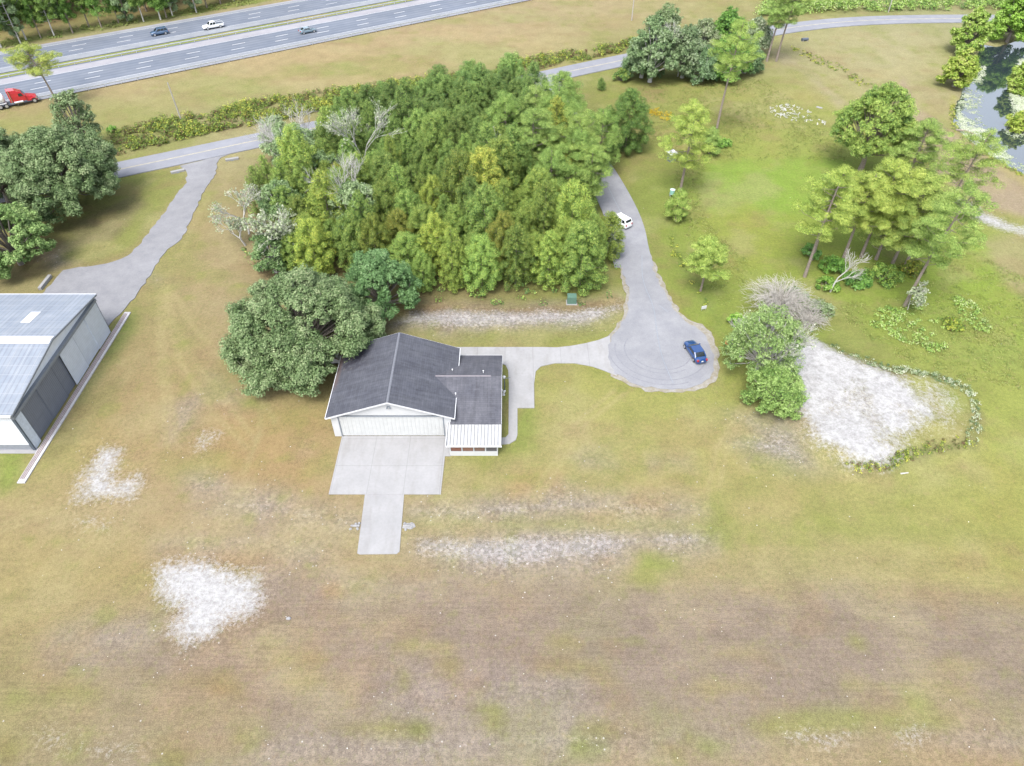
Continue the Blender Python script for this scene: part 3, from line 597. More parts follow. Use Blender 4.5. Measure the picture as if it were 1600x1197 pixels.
# mottled darker zone, pale streaks and brown eave on the back left slope
P = coords(nt); sx = nd(nt, 'SeparateXYZ'); nt.links.new(P, sx.inputs[0])
zone = math_(nt, 'MULTIPLY', maprange(nt, sx.outputs[0], -5.0, -3.0, 1, 0, True), maprange(nt, sx.outputs[1], 6.5, 9.0, 0, 1, True))
c = mix(nt, math_(nt, 'MULTIPLY', zone, maprange(nt, noise(nt, P, 1.1, 5, .7), .38, .55)), c, alb('50505e'))
c = mix(nt, math_(nt, 'MULTIPLY', zone, maprange(nt, noise(nt, mapping(nt, P, (1, .45, 1), .5), 1.9, 5, .7), .56, .66, 0, .65)), c, alb('a9a09a'))
c = mix(nt, math_(nt, 'MULTIPLY', maprange(nt, sx.outputs[0], -7.75, -7.3, 1, 0), maprange(nt, sx.outputs[1], 4, 6, 0, .8)), c, alb('8d7b78'))
nt.links.new(c, bs.inputs['Base Color']); M['shingle'] = sh
M['shingle_side'] = shingles('warm grey shingles', alb('747682'), alb('8a8b95'), 1)[0]
def ribbed(name, col, axis, per, depth=.25, var=.06, stain=None):
    m, nt, bs = newmat(name); P = coords(nt); sx = nd(nt, 'SeparateXYZ'); nt.links.new(P, sx.inputs[0])
    t = math_(nt, 'ABSOLUTE', math_(nt, 'SUBTRACT', math_(nt, 'FRACT', math_(nt, 'DIVIDE', sx.outputs[axis], per)), .5))
    g = maprange(nt, t, .30, .47, 0, 1)
    f = noise(nt, P, 1.2, 5, .6)
    rgb = nd(nt, 'RGB'); rgb.outputs[0].default_value = (*col, 1)
    c = hsv(nt, rgb.outputs[0], math_(nt, 'SUBTRACT', maprange(nt, f, .3, .7, 1-var, 1+var), math_(nt, 'MULTIPLY', g, depth)))
    if stain: c = mix(nt, maprange(nt, noise(nt, mapping(nt, P, (3, .5, 1)), .8, 5, .7), .66, .72, 0, .85), c, stain)
    nt.links.new(c, bs.inputs['Base Color']); bs.inputs['Roughness'].default_value = .5
    bump(nt, bs, math_(nt, 'SUBTRACT', 1, g), .5, .04); return m
M['door_white'] = ribbed('white ribbed door panels', (.42, .43, .43), 0, .5, .05)
M['porch_roof'] = ribbed('white ribbed porch roof', (.31, .315, .325), 0, .42, .38, stain=(.12, .12, .14))

HX, HY = -15.15, 60.6
h = empty('hangar_house', (HX, HY, 0), 0, 'white metal house with dark grey shingle roof, wide hangar door and lower side wing', 'house')
mb = MB()   # main walls with gables, door opening left as recess
mb.box(-7.5, -6.55, 0, .25, 0, 3.75); mb.box(6.55, 7.5, 0, .25, 0, 3.75); mb.box(-6.55, 6.55, 0, .25, 3.78, 3.9)
for y0, y1 in ((0, .25), (12.15, 12.4)):
    n = len(mb.v); pr = [(-7.5, 3.75), (7.5, 3.75), (7.5, 3.95), (0, 6.42), (-7.5, 3.95)] if y0 == 0 else [(-7.5, 0), (7.5, 0), (7.5, 3.95), (0, 6.42), (-7.5, 3.95)]
    mb.v += [(x, y0, z) for x, z in pr]+[(x, y1, z) for x, z in pr]; k = len(pr)
    mb.f.append([n+i for i in range(k)]); mb.f.append([n+k+i for i in range(k)][::-1])
    for i in range(k): j = (i+1) % k; mb.f.append([n+i, n+j, n+k+j, n+k+i])
mb.box(-7.5, -7.25, .25, 12.15, 0, 3.9); mb.box(7.25, 7.5, .25, 12.15, 0, 3.9); mb.box(-7.25, 7.25, .25, 12.15, 0, .05)
mb.build('wall', M['white_metal'], h)
fr = MB(); fr.box(-6.62, -6.5, -.06, .02, .08, 3.85); fr.box(6.5, 6.62, -.06, .02, .08, 3.85); fr.box(-6.5, 6.5, -.09, .02, 3.72, 3.85)
dr = MB(); dr.box(-6.5, 6.5, .06, .14, .1, 3.7); d = dr.build('hangar_door', M['door_white'], h); tag(d, 'white vertically ribbed hangar door')
fr.build('door_frame', M['grey_trim'], d)
ribs = MB()
for i in range(53): x = -6.5+i*.25; ribs.box(x-.015, x+.015, .035, .062, .1, 3.7)
ribs.build('rib', M['door_white'], d)
# main roof: two slabs meeting at the ridge
rf = MB(); ow, oy0, oy1, zr, ze = 8.0, -.42, 12.75, 6.62, 3.82
for s in (-1, 1):
    a = [(0, zr), (s*ow, ze), (s*ow, ze-.14), (0, zr-.14)]; n = len(rf.v)
    rf.v += [(x, oy0, z) for x, z in a]+[(x, oy1, z) for x, z in a]
    rf.f += [[n, n+1, n+2, n+3], [n+7, n+6, n+5, n+4], [n, n+4, n+5, n+1], [n+1, n+5, n+6, n+2], [n+2, n+6, n+7, n+3]]
roof = rf.build('roof', M['shingle'], h)
rc = MB(); rc.loft([[(-.13, y, zr-.02), (0, y, zr+.045), (.13, y, zr-.02), (0, y, zr-.05)] for y in (oy0+.01, oy1-.01)]); rc.build('ridge_cap', plain('pale ridge cap', alb('a2a6b2'), .8), roof)
fa = MB()
for s in (-1, 1):
    for y0, y1 in ((oy0-.035, oy0-.003), (oy1+.003, oy1+.035)):
        n = len(fa.v); q = [(0, zr-.01), (s*(ow+.01), ze-.01), (s*(ow+.01), ze-.25), (0, zr-.25)]
        fa.v += [(x, y0, z) for x, z in q]+[(x, y1, z) for x, z in q]
        fa.f += [[n, n+1, n+2, n+3], [n+7, n+6, n+5, n+4], [n, n+4, n+5, n+1], [n+1, n+5, n+6, n+2], [n+2, n+6, n+7, n+3]]
    x0, x1 = sorted((s*(ow+.005), s*(ow+.09))); fa.box(x0, x1, oy0, oy1, ze-.2, ze-.02)
fa.build('fascia', M['white_trim'], roof)
lt = MB(); lt.box(-.2, .2, -.09, -.01, 5.42, 5.6); lt.tube((-.2, -.13, 5.42), (-.2, -.3, 5.36), .09, .12); lt.tube((.2, -.13, 5.42), (.2, -.3, 5.36), .09, .12); lt.build('gable_light', M['grey_trim'], h)
# side wing (x 7.5 .. 13.7 beyond the main block)
wg = MB(); wg.box(7.5, 13.45, .25, .42, 0, 2.6); wg.box(7.5, 13.45, 12.1, 12.28, 0, 2.6)
n = len(wg.v); q = [(.25, 0), (12.28, 0), (12.28, 2.65), (6.26, 4.62), (.25, 2.65)]
wg.v += [(13.3, y, z) for y, z in q]+[(13.5, y, z) for y, z in q]; wg.f += [[n, n+1, n+2, n+3, n+4], [n+9, n+8, n+7, n+6, n+5]]+[[n+i, n+(i+1) % 5, n+5+(i+1) % 5, n+5+i] for i in range(5)]
wg.build('wing_wall', M['white_metal'], h)
wr = MB(); y0, y1, ym, zrw, zew = -.3, 12.62, 6.18, 4.82, 2.62; xr = 13.82
def z_main(x): return zr-(zr-ze)/ow*x
xi = (zr-zrw)*ow/(zr-ze)-.12
for (ya, za) in ((y0, zew), (y1, zew)):
    # slope polygon runs under the main roof only as far as the valley
    xv = (zr-3.82)*ow/(zr-ze)
    yv = ym+(ya-ym)*(zrw-3.9)/(zrw-zew)
    top = [(xi, ym, zrw), (7.85, yv, 3.9), (7.4, yv, 3.86), (7.4, ya, za), (xr, ya, za), (xr, ym, zrw)]
    n = len(wr.v); wr.v += top+[(x, y, z-.13) for x, y, z in top]; k = len(top)
    wr.f.append([n+i for i in range(k)]); wr.f.append([n+k+i for i in range(k)][::-1])
    for i in range(k): j = (i+1) % k; wr.f.append([n+i, n+j, n+k+j, n+k+i])
wroof = wr.build('wing_roof', M['shingle_side'], h)
rc = MB(); rc.loft([[(x, ym-.12, zrw-.02), (x, ym, zrw+.045), (x, ym+.12, zrw-.02), (x, ym, zrw-.05)] for x in (xi+.2, 12.4)]); rc.build('ridge_cap', plain('pink grey ridge cap', alb('b7b0b8'), .8), wroof)
fa = MB()
for a, b in (((y0, zew), (ym, zrw)), ((y1, zew), (ym, zrw))):
    n = len(fa.v); q = [(a[0], a[1]-.005), (b[0], b[1]-.005), (b[0], b[1]-.2), (a[0], a[1]-.2)]
    fa.v += [(xr+.003, y, z) for y, z in q]+[(xr+.035, y, z) for y, z in q]; fa.f += [[n, n+1, n+2, n+3], [n+7, n+6, n+5, n+4], [n, n+4, n+5, n+1], [n+1, n+5, n+6, n+2], [n+2, n+6, n+7, n+3]]
fa.box(7.5, xr, y1+.003, y1+.07, zew-.17, zew-.02); fa.build('fascia', M['white_trim'], wroof)
for x, y, z in ((11.4, 7.1, 4.5), (7.3, 7.8, 4.1), (7.95, 3.6, 3.85)):
    v = MB(); v.tube((x, y, z-.1), (x, y, z+.35), .07); v.tube((x, y, z+.33), (x, y, z+.38), .1); v.build('vent_pipe', M['white_trim'], wroof)
# windows and door in the east gable wall
for y, wd, z0, z1 in ((3.0, 1.2, 1.0, 2.1), (9.4, 1.2, 1.0, 2.1)):
    wn = MB(); wn.box(13.5, 13.56, y-wd/2-.07, y+wd/2+.07, z0-.07, z1+.07); wo = wn.build('window', M['white_trim'], h)
    pn = MB(); pn.box(13.562, 13.57, y-wd/2, y+wd/2, z0, z1); pn.build('pane', M['glass'], wo)
dd = MB(); dd.box(13.5, 13.55, 5.6, 6.55, .1, 2.15); do = dd.build('door', M['white_trim'], h); kk = MB(); kk.tube((13.55, 5.7, 1.1), (13.62, 5.7, 1.1), .03); kk.build('handle', M['chrome'], do)
# porch: white ribbed roof over a screened room with four openings
pr = MB(); n = 0; pr.loft([[(7.1, y, z), (13.85, y, z), (13.85, y, z-.06), (7.1, y, z-.06)] for y, z in ((.18, 2.6), (-3.55, 2.2))]); 
for i in range(17):
    x = 7.12+i*.42; pr.loft([[(x-.03, y, z), (x, y, z+.05), (x+.03, y, z)] for y, z in ((.17, 2.6), (-3.54, 2.2))])
proof = pr.build('porch_roof', M['porch_roof'], h); 
bf = MB(); bf.box(7.05, 13.9, -3.66, -3.56, 2.05, 2.24); bf.box(7.0, 7.09, -3.56, .15, 2.1, 2.5); bf.build('fascia', M['white_trim'], proof)
PX0, PX1, PY = 7.45, 13.4, -3.25
pw_ = MB(); pw_.box(PX0, PX1, PY, PY+.1, 0, .85); pw_.box(PX0, PX1, PY, PY+.1, 1.92, 2.12); pw_.box(PX0, PX0+.1, PY+.1, .2, 0, .85); pw_.box(PX1-.1, PX1, PY+.1, .2, 0, .85); pw_.box(PX0+.1, PX1-.1, PY+.1, .2, 0, .06)
for i in range(5): x = PX0+.06+i*(PX1-PX0-.12)/4; pw_.box(x-.06, x+.06, PY, PY+.1, .85, 1.92)
pw_.build('porch_wall', M['white_metal'], h)
scol = [plain('terracotta blind', alb('b37a68'), .7, var=.1), plain('tan blind', alb('b58773'), .7, var=.1), plain('brown blind', alb('a8887a'), .7, var=.1), plain('grey screen', alb('7e7b80'), .7, var=.1)]
for i in range(4):
    x0 = PX0+.06+i*(PX1-PX0-.12)/4+.06; x1 = x0+(PX1-PX0-.12)/4-.12
    fo = MB(); fo.box(x0, x1, PY+.02, PY+.05, .85, .9); fo.box(x0, x1, PY+.02, PY+.05, 1.87, 1.92); fo.box(x0, x0+.05, PY+.02, PY+.05, .9, 1.87); fo.box(x1-.05, x1, PY+.02, PY+.05, .9, 1.87)
    f_ = fo.build('window', M['dark_trim'], h); MB().box(x0+.05, x1-.05, PY+.03, PY+.04, .9, 1.87).build('screen', scol[i], f_)
    if i == 0: tag(f_, 'screened porch window with terracotta blind')
    if i == 3: tag(f_, 'screened porch window with grey blind')

def simple_thing(name, loc, label, cat, parts, rz=0, group=None):
    e = empty(name, loc, rz, label, cat, group)
    for pn, mb, mat in parts: mb.build(pn, mat, e)
    return e
# air conditioner left of the house under the oak
x, y = G(521, 564)
simple_thing('air_conditioner', (x, y, 0), 'small pale air conditioning unit against the left wall of the house, under the oak', 'air conditioner',
    [('casing', MB().box(-.9, .9, -.5, .5, 0, 1.0), M['white_metal']), ('fan_grille', MB().tube((0, 0, 1.0), (0, 0, 1.05), .4, k=14), M['grey_trim']), ('pad', MB().box(-1.1, 1.1, -.7, .7, -.05, .08).box(-1.1, 1.1, -.7, .7, -.05, .08) and MB().box(-1.15, 1.15, -.75, .75, -.1, .0), M['walk'])])
# small light on a bracket arm and garden ornaments in the narrow lawn strip
x, y = -1.0, 68.6
simple_thing('yard_light', (x, y, 0), 'slim dark yard light standing in the lawn strip beside the wing', 'lamp', [('post', MB().tube((0, 0, 0), (0, 0, 2.6), .06, .05), M['dark_trim']), ('arm', MB().tube((0, 0, 2.6), (.8, 0, 2.75), .04), M['dark_trim']), ('lamp_head', MB().tube((-.05, 0, 2.6), (-.05, 0, 2.95), .12, .2), M['white_trim'])])
x, y = G(787, 617)
simple_thing('garden_statue', (x, y, 0), 'small white bird ornament in the green strip by the wing wall', 'ornament', [('base', MB().tube((0, 0, 0), (0, 0, .3), .2, .15), M['white_trim']), ('body', MB().chain([(0, 0, .3), (.05, 0, .55), (.15, 0, .75), (.3, 0, .8)], [.08, .18, .12, .04]), M['white_trim']), ('wing', MB().chain([(-.05, .1, .55), (-.2, .3, .75), (-.3, .45, .72)], [.05, .07, .02]), M['white_trim'])])

# ------------------------------------------------------------------ the big metal hangar at the left edge
HG = empty('metal_hangar', (-60.0, 69.8, 0), 0, 'large pale metal hangar with low gable roof, open dark door bay and sliding door panels', 'hangar')
LX, W2, EV, PK = -46, 11.6, 6.8, 8.45
m, nt, bs = newmat('hangar roof sheet'); P = coords(nt); sx = nd(nt, 'SeparateXYZ'); nt.links.new(P, sx.inputs[0])
def lines(ax, per, w_, soft): return maprange(nt, math_(nt, 'ABSOLUTE', math_(nt, 'SUBTRACT', math_(nt, 'FRACT', math_(nt, 'DIVIDE', sx.outputs[ax], per)), .5)), .5-w_-soft, .5-w_)
f = noise(nt, P, .5, 6, .65); g = noise(nt, mapping(nt, P, (1.6, .12, 1)), .9, 4, .6)
c = mix(nt, maprange(nt, f, .3, .7), alb('b2bfd2'), alb('cfd9e6'))
c = hsv(nt, c, math_(nt, 'ADD', maprange(nt, g, .3, .7, .9, 1.1), 0))
c = mix(nt, math_(nt, 'MULTIPLY', lines(0, .64, .04, .14), .4), c, alb('8f98a8'))
c = mix(nt, math_(nt, 'MULTIPLY', lines(0, 1.6, .012, .02), maprange(nt, noise(nt, mapping(nt, P, (.3, .1, 1)), .6, 2), .47, .55, .1, .8)), c, alb('eef1f6'))
c = mix(nt, math_(nt, 'MULTIPLY', lines(1, 1.45, .02, .03), .6), c, alb('e0e5ee'))
nt.links.new(c, bs.inputs['Base Color']); bs.inputs['Roughness'].default_value = .5; bs.inputs['Metallic'].default_value = .1
rr = MB(); o = .55
for s in (-1, 1):
    a = [(0, PK), (s*(W2+.25), EV-.02), (s*(W2+.25), EV-.2), (0, PK-.18)]; n = len(rr.v)
    rr.v += [(LX, y, z) for y, z in a]+[(o, y, z) for y, z in a]
    rr.f += [[n, n+1, n+2, n+3], [n+7, n+6, n+5, n+4], [n, n+4, n+5, n+1], [n+1, n+5, n+6, n+2], [n+2, n+6, n+7, n+3]]
hr = rr.build('roof', m, HG)
def roofz(y): return PK-(PK-EV)*abs(y)/(W2+.25)
rc = MB(); rc.loft([[(x, -.75, roofz(.75)+.03), (x, 0, PK+.08), (x, .75, roofz(.75)+.03), (x, 0, PK-.1)] for x in (LX, o-.05)]); rc.build('ridge_cap', M['white_trim'], hr)
for x, y in ((-5.2, 5.5), (-18.0, 5.5), (-11.3, -7.2), (-24.3, -7.2), (-31, 5.5), (-37, -7.2)):
    sk = MB(); yy = [y-1.4, y+1.4]
    sk.loft([[(x-.65-(yv-y)*0, yv, roofz(yv)+.02), (x+.65, yv, roofz(yv)+.02), (x+.65, yv, roofz(yv)-.03), (x-.65, yv, roofz(yv)-.03)] for yv in yy]); sk.build('skylight', M['white_trim'], hr)
tr = MB()
for s in (-1, 1):
    n = len(tr.v); q = [(0, PK-.02), (s*(W2+.3), EV-.04), (s*(W2+.3), EV-.3), (0, PK-.28)]
    tr.v += [(o+.003, y, z) for y, z in q]+[(o+.07, y, z) for y, z in q]; tr.f += [[n, n+1, n+2, n+3], [n+7, n+6, n+5, n+4], [n, n+4, n+5, n+1], [n+1, n+5, n+6, n+2], [n+2, n+6, n+7, n+3]]
tr.build('rake_trim', M['grey_trim'], hr)
for ga, gb in ((-W2-.5, -W2-.26), (W2+.26, W2+.5)): MB().box(LX, o-.1, ga, gb, EV-.3, EV-.1).build('gutter', M['white_trim'], hr)
wl = MB()
wl.box(LX, -.35, -W2+.2, -W2+.35, .9, EV-.3); wl.box(LX, -.35, W2-.35, W2-.2, 0, EV-.3)
n = len(wl.v); q = [(-W2+.2, 5.9), (W2-.2, 5.9), (W2-.2, EV-.25), (0, PK-.28), (-W2+.2, EV-.25)]
wl.v += [(-.35, y, z) for y, z in q]+[(-.1, y, z) for y, z in q]; wl.f += [[n, n+1, n+2, n+3, n+4], [n+9, n+8, n+7, n+6, n+5]]+[[n+i, n+(i+1) % 5, n+5+(i+1) % 5, n+5+i] for i in range(5)]
wl.build('wall', ribbed('hangar wall sheet', (.56, .59, .64), 0, .3, .1), HG)
MB().box(LX, -.3, -W2+.12, -W2+.3, 0, .9).build('wainscot', plain('grey base panel', alb('bfc6d2'), .6), HG)
ht = MB(); ht.box(-.1, .38, -W2-.05, W2+.05, 5.75, 6.15); ht.build('door_track', M['grey_trim'], HG)
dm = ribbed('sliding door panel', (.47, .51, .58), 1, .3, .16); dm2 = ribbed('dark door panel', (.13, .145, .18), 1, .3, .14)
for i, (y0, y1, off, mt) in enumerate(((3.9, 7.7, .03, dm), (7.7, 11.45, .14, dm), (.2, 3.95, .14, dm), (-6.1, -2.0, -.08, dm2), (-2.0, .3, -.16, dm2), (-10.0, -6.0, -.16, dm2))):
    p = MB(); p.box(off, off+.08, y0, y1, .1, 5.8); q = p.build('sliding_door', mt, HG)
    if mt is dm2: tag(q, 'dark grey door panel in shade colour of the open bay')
    k = MB()
    for z in (.1, 2.1, 5.6): k.box(off+.082, off+.10, y0+.05, y1-.05, z, z+.1)
    for y in (y0, y1-.06): k.box(off+.08, off+.11, y, y+.06, .1, 5.8)
    k.build('door_frame', mt, q)
MB().box(.0, .12, -11.45, -10.0, 0, 5.8).build('end_panel', plain('pale end panel', (.45, .5, .57), .5), HG)
for ya in (-W2-.02, W2-.18): MB().box(-.1, .2, ya, ya+.2, 0, EV-.3).build('corner_post', M['dark_trim'], HG)
# threshold slab with rails, running past both ends
rl = MB(); rl.box(-59.55, -58.6, 53.0, 86.0, -.2, .14); tk = rl.build('threshold', plain('bright threshold concrete', (.34, .335, .35), .85)); tag(tk, 'long concrete door threshold with steel rails along the metal hangar', 'kerb')
rb = MB()
for x in (-59.4, -59.2, -59.0): rb.box(x-.025, x+.025, 53.6, 85.6, .14, .19)
rb.build('rail', plain('rusty rail', (.16, .09, .07), .8), tk)
MB().box(-40, .4, -12.1, -11.2, -.1, .05).build('foundation', M['walk'], HG)
x, y = G(66, 450)
tag(MB().box(x-.25, x+.25, y-.6, y+3.0, 0, .5).build('parking_block', M['walk']), 'white concrete block beside the gravel behind the metal hangar', 'block')

# ------------------------------------------------------------------ vehicles
def body_rings(prof, wid, zb, k=0):
    """prof: (x, ztop), wid(x) half width -> closed rings"""
    rings = []
    for x, zt, w_ in prof:
        z0 = zb; h_ = zt-z0
        pts = [(w_*.86, z0), (w_*.98, z0+.12*h_), (w_, z0+.45*h_), (w_*.97, z0+.80*h_), (w_*.88, z0+.96*h_), (w_*.45, zt+.02)]
        rings.append([(x, y, z) for y, z in pts]+[(x, -y, z) for y, z in pts[::-1]])
    return rings
def wheel(e, x, y, r, wd):
    s = 1 if y > 0 else -1
    w_ = MB(); w_.loft([[(x+rr*math.cos(t), y+dy, r+rr*math.sin(t)) for t in [2*math.pi*i/20 for i in range(20)]] for rr, dy in ((r*.7, -s*wd/2), (r*.95, -s*wd/2), (r, -s*wd*.3), (r, s*wd*.3), (r*.95, s*wd/2), (r*.7, s*wd/2))])
    o_ = w_.build('wheel', M['tyre'], e)
    h_ = MB(); h_.loft([[(x+rr*math.cos(t), y+dy, r+rr*math.sin(t)) for t in [2*math.pi*i/14 for i in range(14)]] for rr, dy in ((r*.68, s*wd*.3), (r*.66, s*(wd/2+.012)), (r*.2, s*(wd/2+.02)))]); h_.build('rim', M['rim'], o_); return o_
def quad_plate(e, name, pts, mat, t=.012):
    pts = [Vector(p) for p in pts]; nrm = (pts[1]-pts[0]).cross(pts[2]-pts[0]).normalized(); c = sum(pts, Vector())/len(pts)
    if nrm.dot(c-Vector((0, 0, .9))) < 0: nrm = -nrm
    a = [p+nrm*t for p in pts]; b = [p-nrm*.02 for p in pts]
    mb = MB(); mb.loft([b, a]); return mb.build(name, mat, e)
def car(name, label, cat, loc, rz, L, W, H, pm, style='sedan', wheel_r=.33, group=None, glass=None, rim=None):
    """+x is the front"""
    e = empty(name, loc, rz, label, cat, group); hw_, hl = W/2, L/2; g = glass or M['glass']
    if style == 'sedan':
        prof = [(-hl, .62, hw_*.72), (-hl+.12, .92, hw_*.88), (-hl+.55, 1.0, hw_*.97), (-.5, .98, hw_), (hl*.35, .95, hw_), (hl-.75, .86, hw_*.96), (hl-.22, .72, hw_*.86), (hl, .55, hw_*.66)]
        belt, c0, c1, c2, c3 = .95, -hl+.55, -hl+1.35, hl*.12, hl*.46; zb = .22
    elif style == 'suv':
        prof = [(-hl, .8, hw_*.84), (-hl+.1, 1.1, hw_*.93), (-hl+.5, 1.14, hw_*.99), (0, 1.12, hw_), (hl*.4, 1.1, hw_), (hl-.6, 1.03, hw_*.96), (hl-.15, .9, hw_*.88), (hl, .62, hw_*.74)]
        belt, c0, c1, c2, c3 = 1.1, -hl+.06, -hl+.42, hl*.2, hl*.5; zb = .28
    else:
        prof = [(-hl, 1.08, hw_*.92), (-hl+.06, 1.1, hw_*.97), (-.6, 1.1, hw_), (hl*.4, 1.14, hw_), (hl-.5, 1.1, hw_*.96), (hl-.1, 1.0, hw_*.92), (hl, .6, hw_*.86)]
        belt, c0, c1, c2, c3 = 1.1, -.75, -.62, hl*.25, hl*.48; zb = .36
    b = MB(); b.loft(body_rings(prof, hw_, zb)); bo = b.build('body', pm, e, True); mo = bo.modifiers.new('s', 'SUBSURF'); mo.levels = mo.render_levels = 1
    wt = hw_*.80; wb = hw_*.93
    cb = MB(); k0 = .06
    cb.loft([[(c0, -wb, belt), (c3, -wb, belt), (c3, wb, belt), (c0, wb, belt)], [(c1, -wt, H), (c2, -wt, H), (c2, wt, H), (c1, wt, H)]]); co = cb.build('cabin', pm, e, bevel=.06)
    def lerp(a, b_, t): return tuple(a[i]+(b_[i]-a[i])*t for i in range(3))
    def face(A, B, C, D, u0, u1, v0, v1):  # A,B bottom; D,C top
        f_ = lambda u, v: lerp(lerp(A, B, u), lerp(D, C, u), v)
        return [f_(u0, v0), f_(u1, v0), f_(u1, v1), f_(u0, v1)]
    quad_plate(co, 'windscreen', face((c3, -wb, belt), (c3, wb, belt), (c2, wt, H), (c2, -wt, H), .07, .93, .08, .9), g)
    quad_plate(co, 'rear_window', face((c0, -wb, belt), (c0, wb, belt), (c1, wt, H), (c1, -wt, H), .1, .9, .15 if style == 'sedan' else .3, .88), g)
    for s in (-1, 1):
        A, B, C, D = (c0, s*wb, belt), (c3, s*wb, belt), (c2, s*wt, H), (c1, s*wt, H)
        sp = {'sedan': ((.16, .50), (.53, .86)), 'suv': ((.06, .27), (.31, .58), (.62, .9)), 'pickup': ((.06, .42), (.48, .9))}[style]
        for u0_, u1_ in sp: quad_plate(co, 'side_window', face(A, B, C, D, u0_, u1_, .12, .86), g)
        m_ = MB(); m_.box(c3-.35, c3-.2, s*(hw_*.96), s*(hw_+.16)) if False else m_.loft([[(c3-.38, s*hw_*.93, belt+.0), (c3-.25, s*hw_*.93, belt), (c3-.25, s*hw_*.93, belt+.14), (c3-.38, s*hw_*.93, belt+.14)], [(c3-.36, s*(hw_+.16), belt+.02), (c3-.25, s*(hw_+.16), belt+.02), (c3-.25, s*(hw_+.16), belt+.15), (c3-.36, s*(hw_+.16), belt+.15)]]); m_.build('mirror', pm, e)
    for s in (-1, 1):
        fx = [p for p in prof][-2]
        hl_ = MB(); hl_.box(hl-.42, hl-.12, min(s*hw_*.5, s*hw_*.82), max(s*hw_*.5, s*hw_*.82), prof[-2][1]-.2, prof[-2][1]-.03); hl_.build('headlight', M['chrome'], e)
        tl_ = MB(); z_ = .78 if style == 'sedan' else .85; tl_.box(-hl-.005, -hl+.22, min(s*hw_*.58, s*hw_*.84), max(s*hw_*.58, s*hw_*.84), z_-.1, z_+.14); tl_.build('taillight', M['red_lens'], e)
    MB().box(-hl-.03, -hl+.03, -.16, .16, .6, .75).build('number_plate', M['white_trim'], e)
    if style == 'pickup':
        MB().box(-hl+.12, -.86, -hw_*.82, hw_*.82, 1.09, 1.155).build('truck_bed', M['dark_trim'], e)
        rl_ = MB()
        for s in (-1, 1): rl_.box(-hl+.05, -.8, min(s*hw_*.84, s*hw_*.97), max(s*hw_*.84, s*hw_*.97), 1.0, 1.22)
        rl_.box(-hl+.0, -hl+.12, -hw_*.9, hw_*.9, 1.0, 1.22); rl_.build('bed_rail', pm, e)
    if style == 'suv':
        rk = MB()
        for s in (-1, 1): rk.tube((c1+.2, s*wt*.85, H+.06), (c2-.1, s*wt*.85, H+.06), .025)
        rk.build('roof_rack', M['dark_trim'], e)
    for x in (-hl*.60, hl*.62):
        for s in (-1, 1): wheel(e, x, s*(hw_-.09), wheel_r, .24)
    return e
M['red_lens'] = plain('red lens', (.3, .01, .01), .3)
x, y = G(1085.5, 551, .4)
car('sedan', 'dark blue sedan parked on the turning circle by the street end', 'car', (x, y, .13), math.radians(104), 4.85, 1.86, 1.44, paint('navy paint', (.008, .04, .14), .15, 1))
x, y = G(968, 343, .9)
car('mail_suv', 'white sport utility vehicle driving up the side street past the pines', 'car', (x, y, .11), math.radians(128), 4.9, 1.9, 1.78, paint('white paint', (.66, .67, .68)), 'suv', .37)
x, y = G(249, 51, .7)
car('suv', 'dark blue grey sport utility vehicle on the far highway lanes', 'car', (x, y, .19), HA+math.pi, 4.8, 1.9, 1.75, paint('slate paint', (.05, .09, .16)), 'suv', .37)
x, y = G(333, 41, .7)
car('pickup_truck', 'white crew cab pickup truck on the far highway lanes', 'truck', (x, y, .19), HA+math.pi, 5.9, 2.0, 1.85, paint('pickup white', (.6, .62, .64)), 'pickup', .4)
x, y = G(481, 49, .5)
car('sedan', 'teal grey sedan on the near lanes of the highway', 'car', (x, y, .19), HA, 4.9, 1.85, 1.45, paint('teal grey paint', (.13, .18, .22)))
# semi truck: front end near (66,148) in the survey
fx, fy = G(66, 151, .8); SL = 0
tx, ty = fx-hd[0]*3.5, fy-hd[1]*3.5
E_ = empty('semi_truck', (tx, ty, .19), HA, 'red semi truck with sleeper cab towing a white tank trailer on the highway', 'truck')
E_.scale = (.9, .9, .9); red = paint('red truck paint', (.38, .02, .03)); redl = M['red_lens']
cab = MB(); cab.loft([[(-3.4, -1.2, 1.0), (.3, -1.2, 1.0), (.3, 1.2, 1.0), (-3.4, 1.2, 1.0)], [(-3.4, -1.22, 2.4), (.35, -1.2, 2.2), (.35, 1.2, 2.2), (-3.4, 1.22, 2.4)], [(-3.4, -1.2, 3.1), (-.2, -1.12, 3.0), (-.2, 1.12, 3.0), (-3.4, 1.2, 3.1)], [(-3.4, -1.15, 3.9), (-1.6, -1.05, 3.75), (-1.6, 1.05, 3.75), (-3.4, 1.15, 3.9)]]); cabo = cab.build('cab', red, E_, bevel=.08)
hd_ = MB(); hd_.loft([[(.3, -1.0, .7), (.3, 1.0, .7), (.3, .95, 2.1), (.3, -.95, 2.1)], [(1.6, -1.05, .6), (1.6, 1.05, .6), (1.6, .8, 1.85), (1.6, -.8, 1.85)], [(2.7, -.95, .6), (2.7, .95, .6), (2.7, .65, 1.6), (2.7, -.65, 1.6)]]); hd_.build('hood', red, E_, bevel=.08)
quad_plate(cabo, 'windscreen', [(.36, -1.05, 2.25), (.36, 1.05, 2.25), (-.17, .98, 2.97), (-.17, -.98, 2.97)], M['glass'], .03)
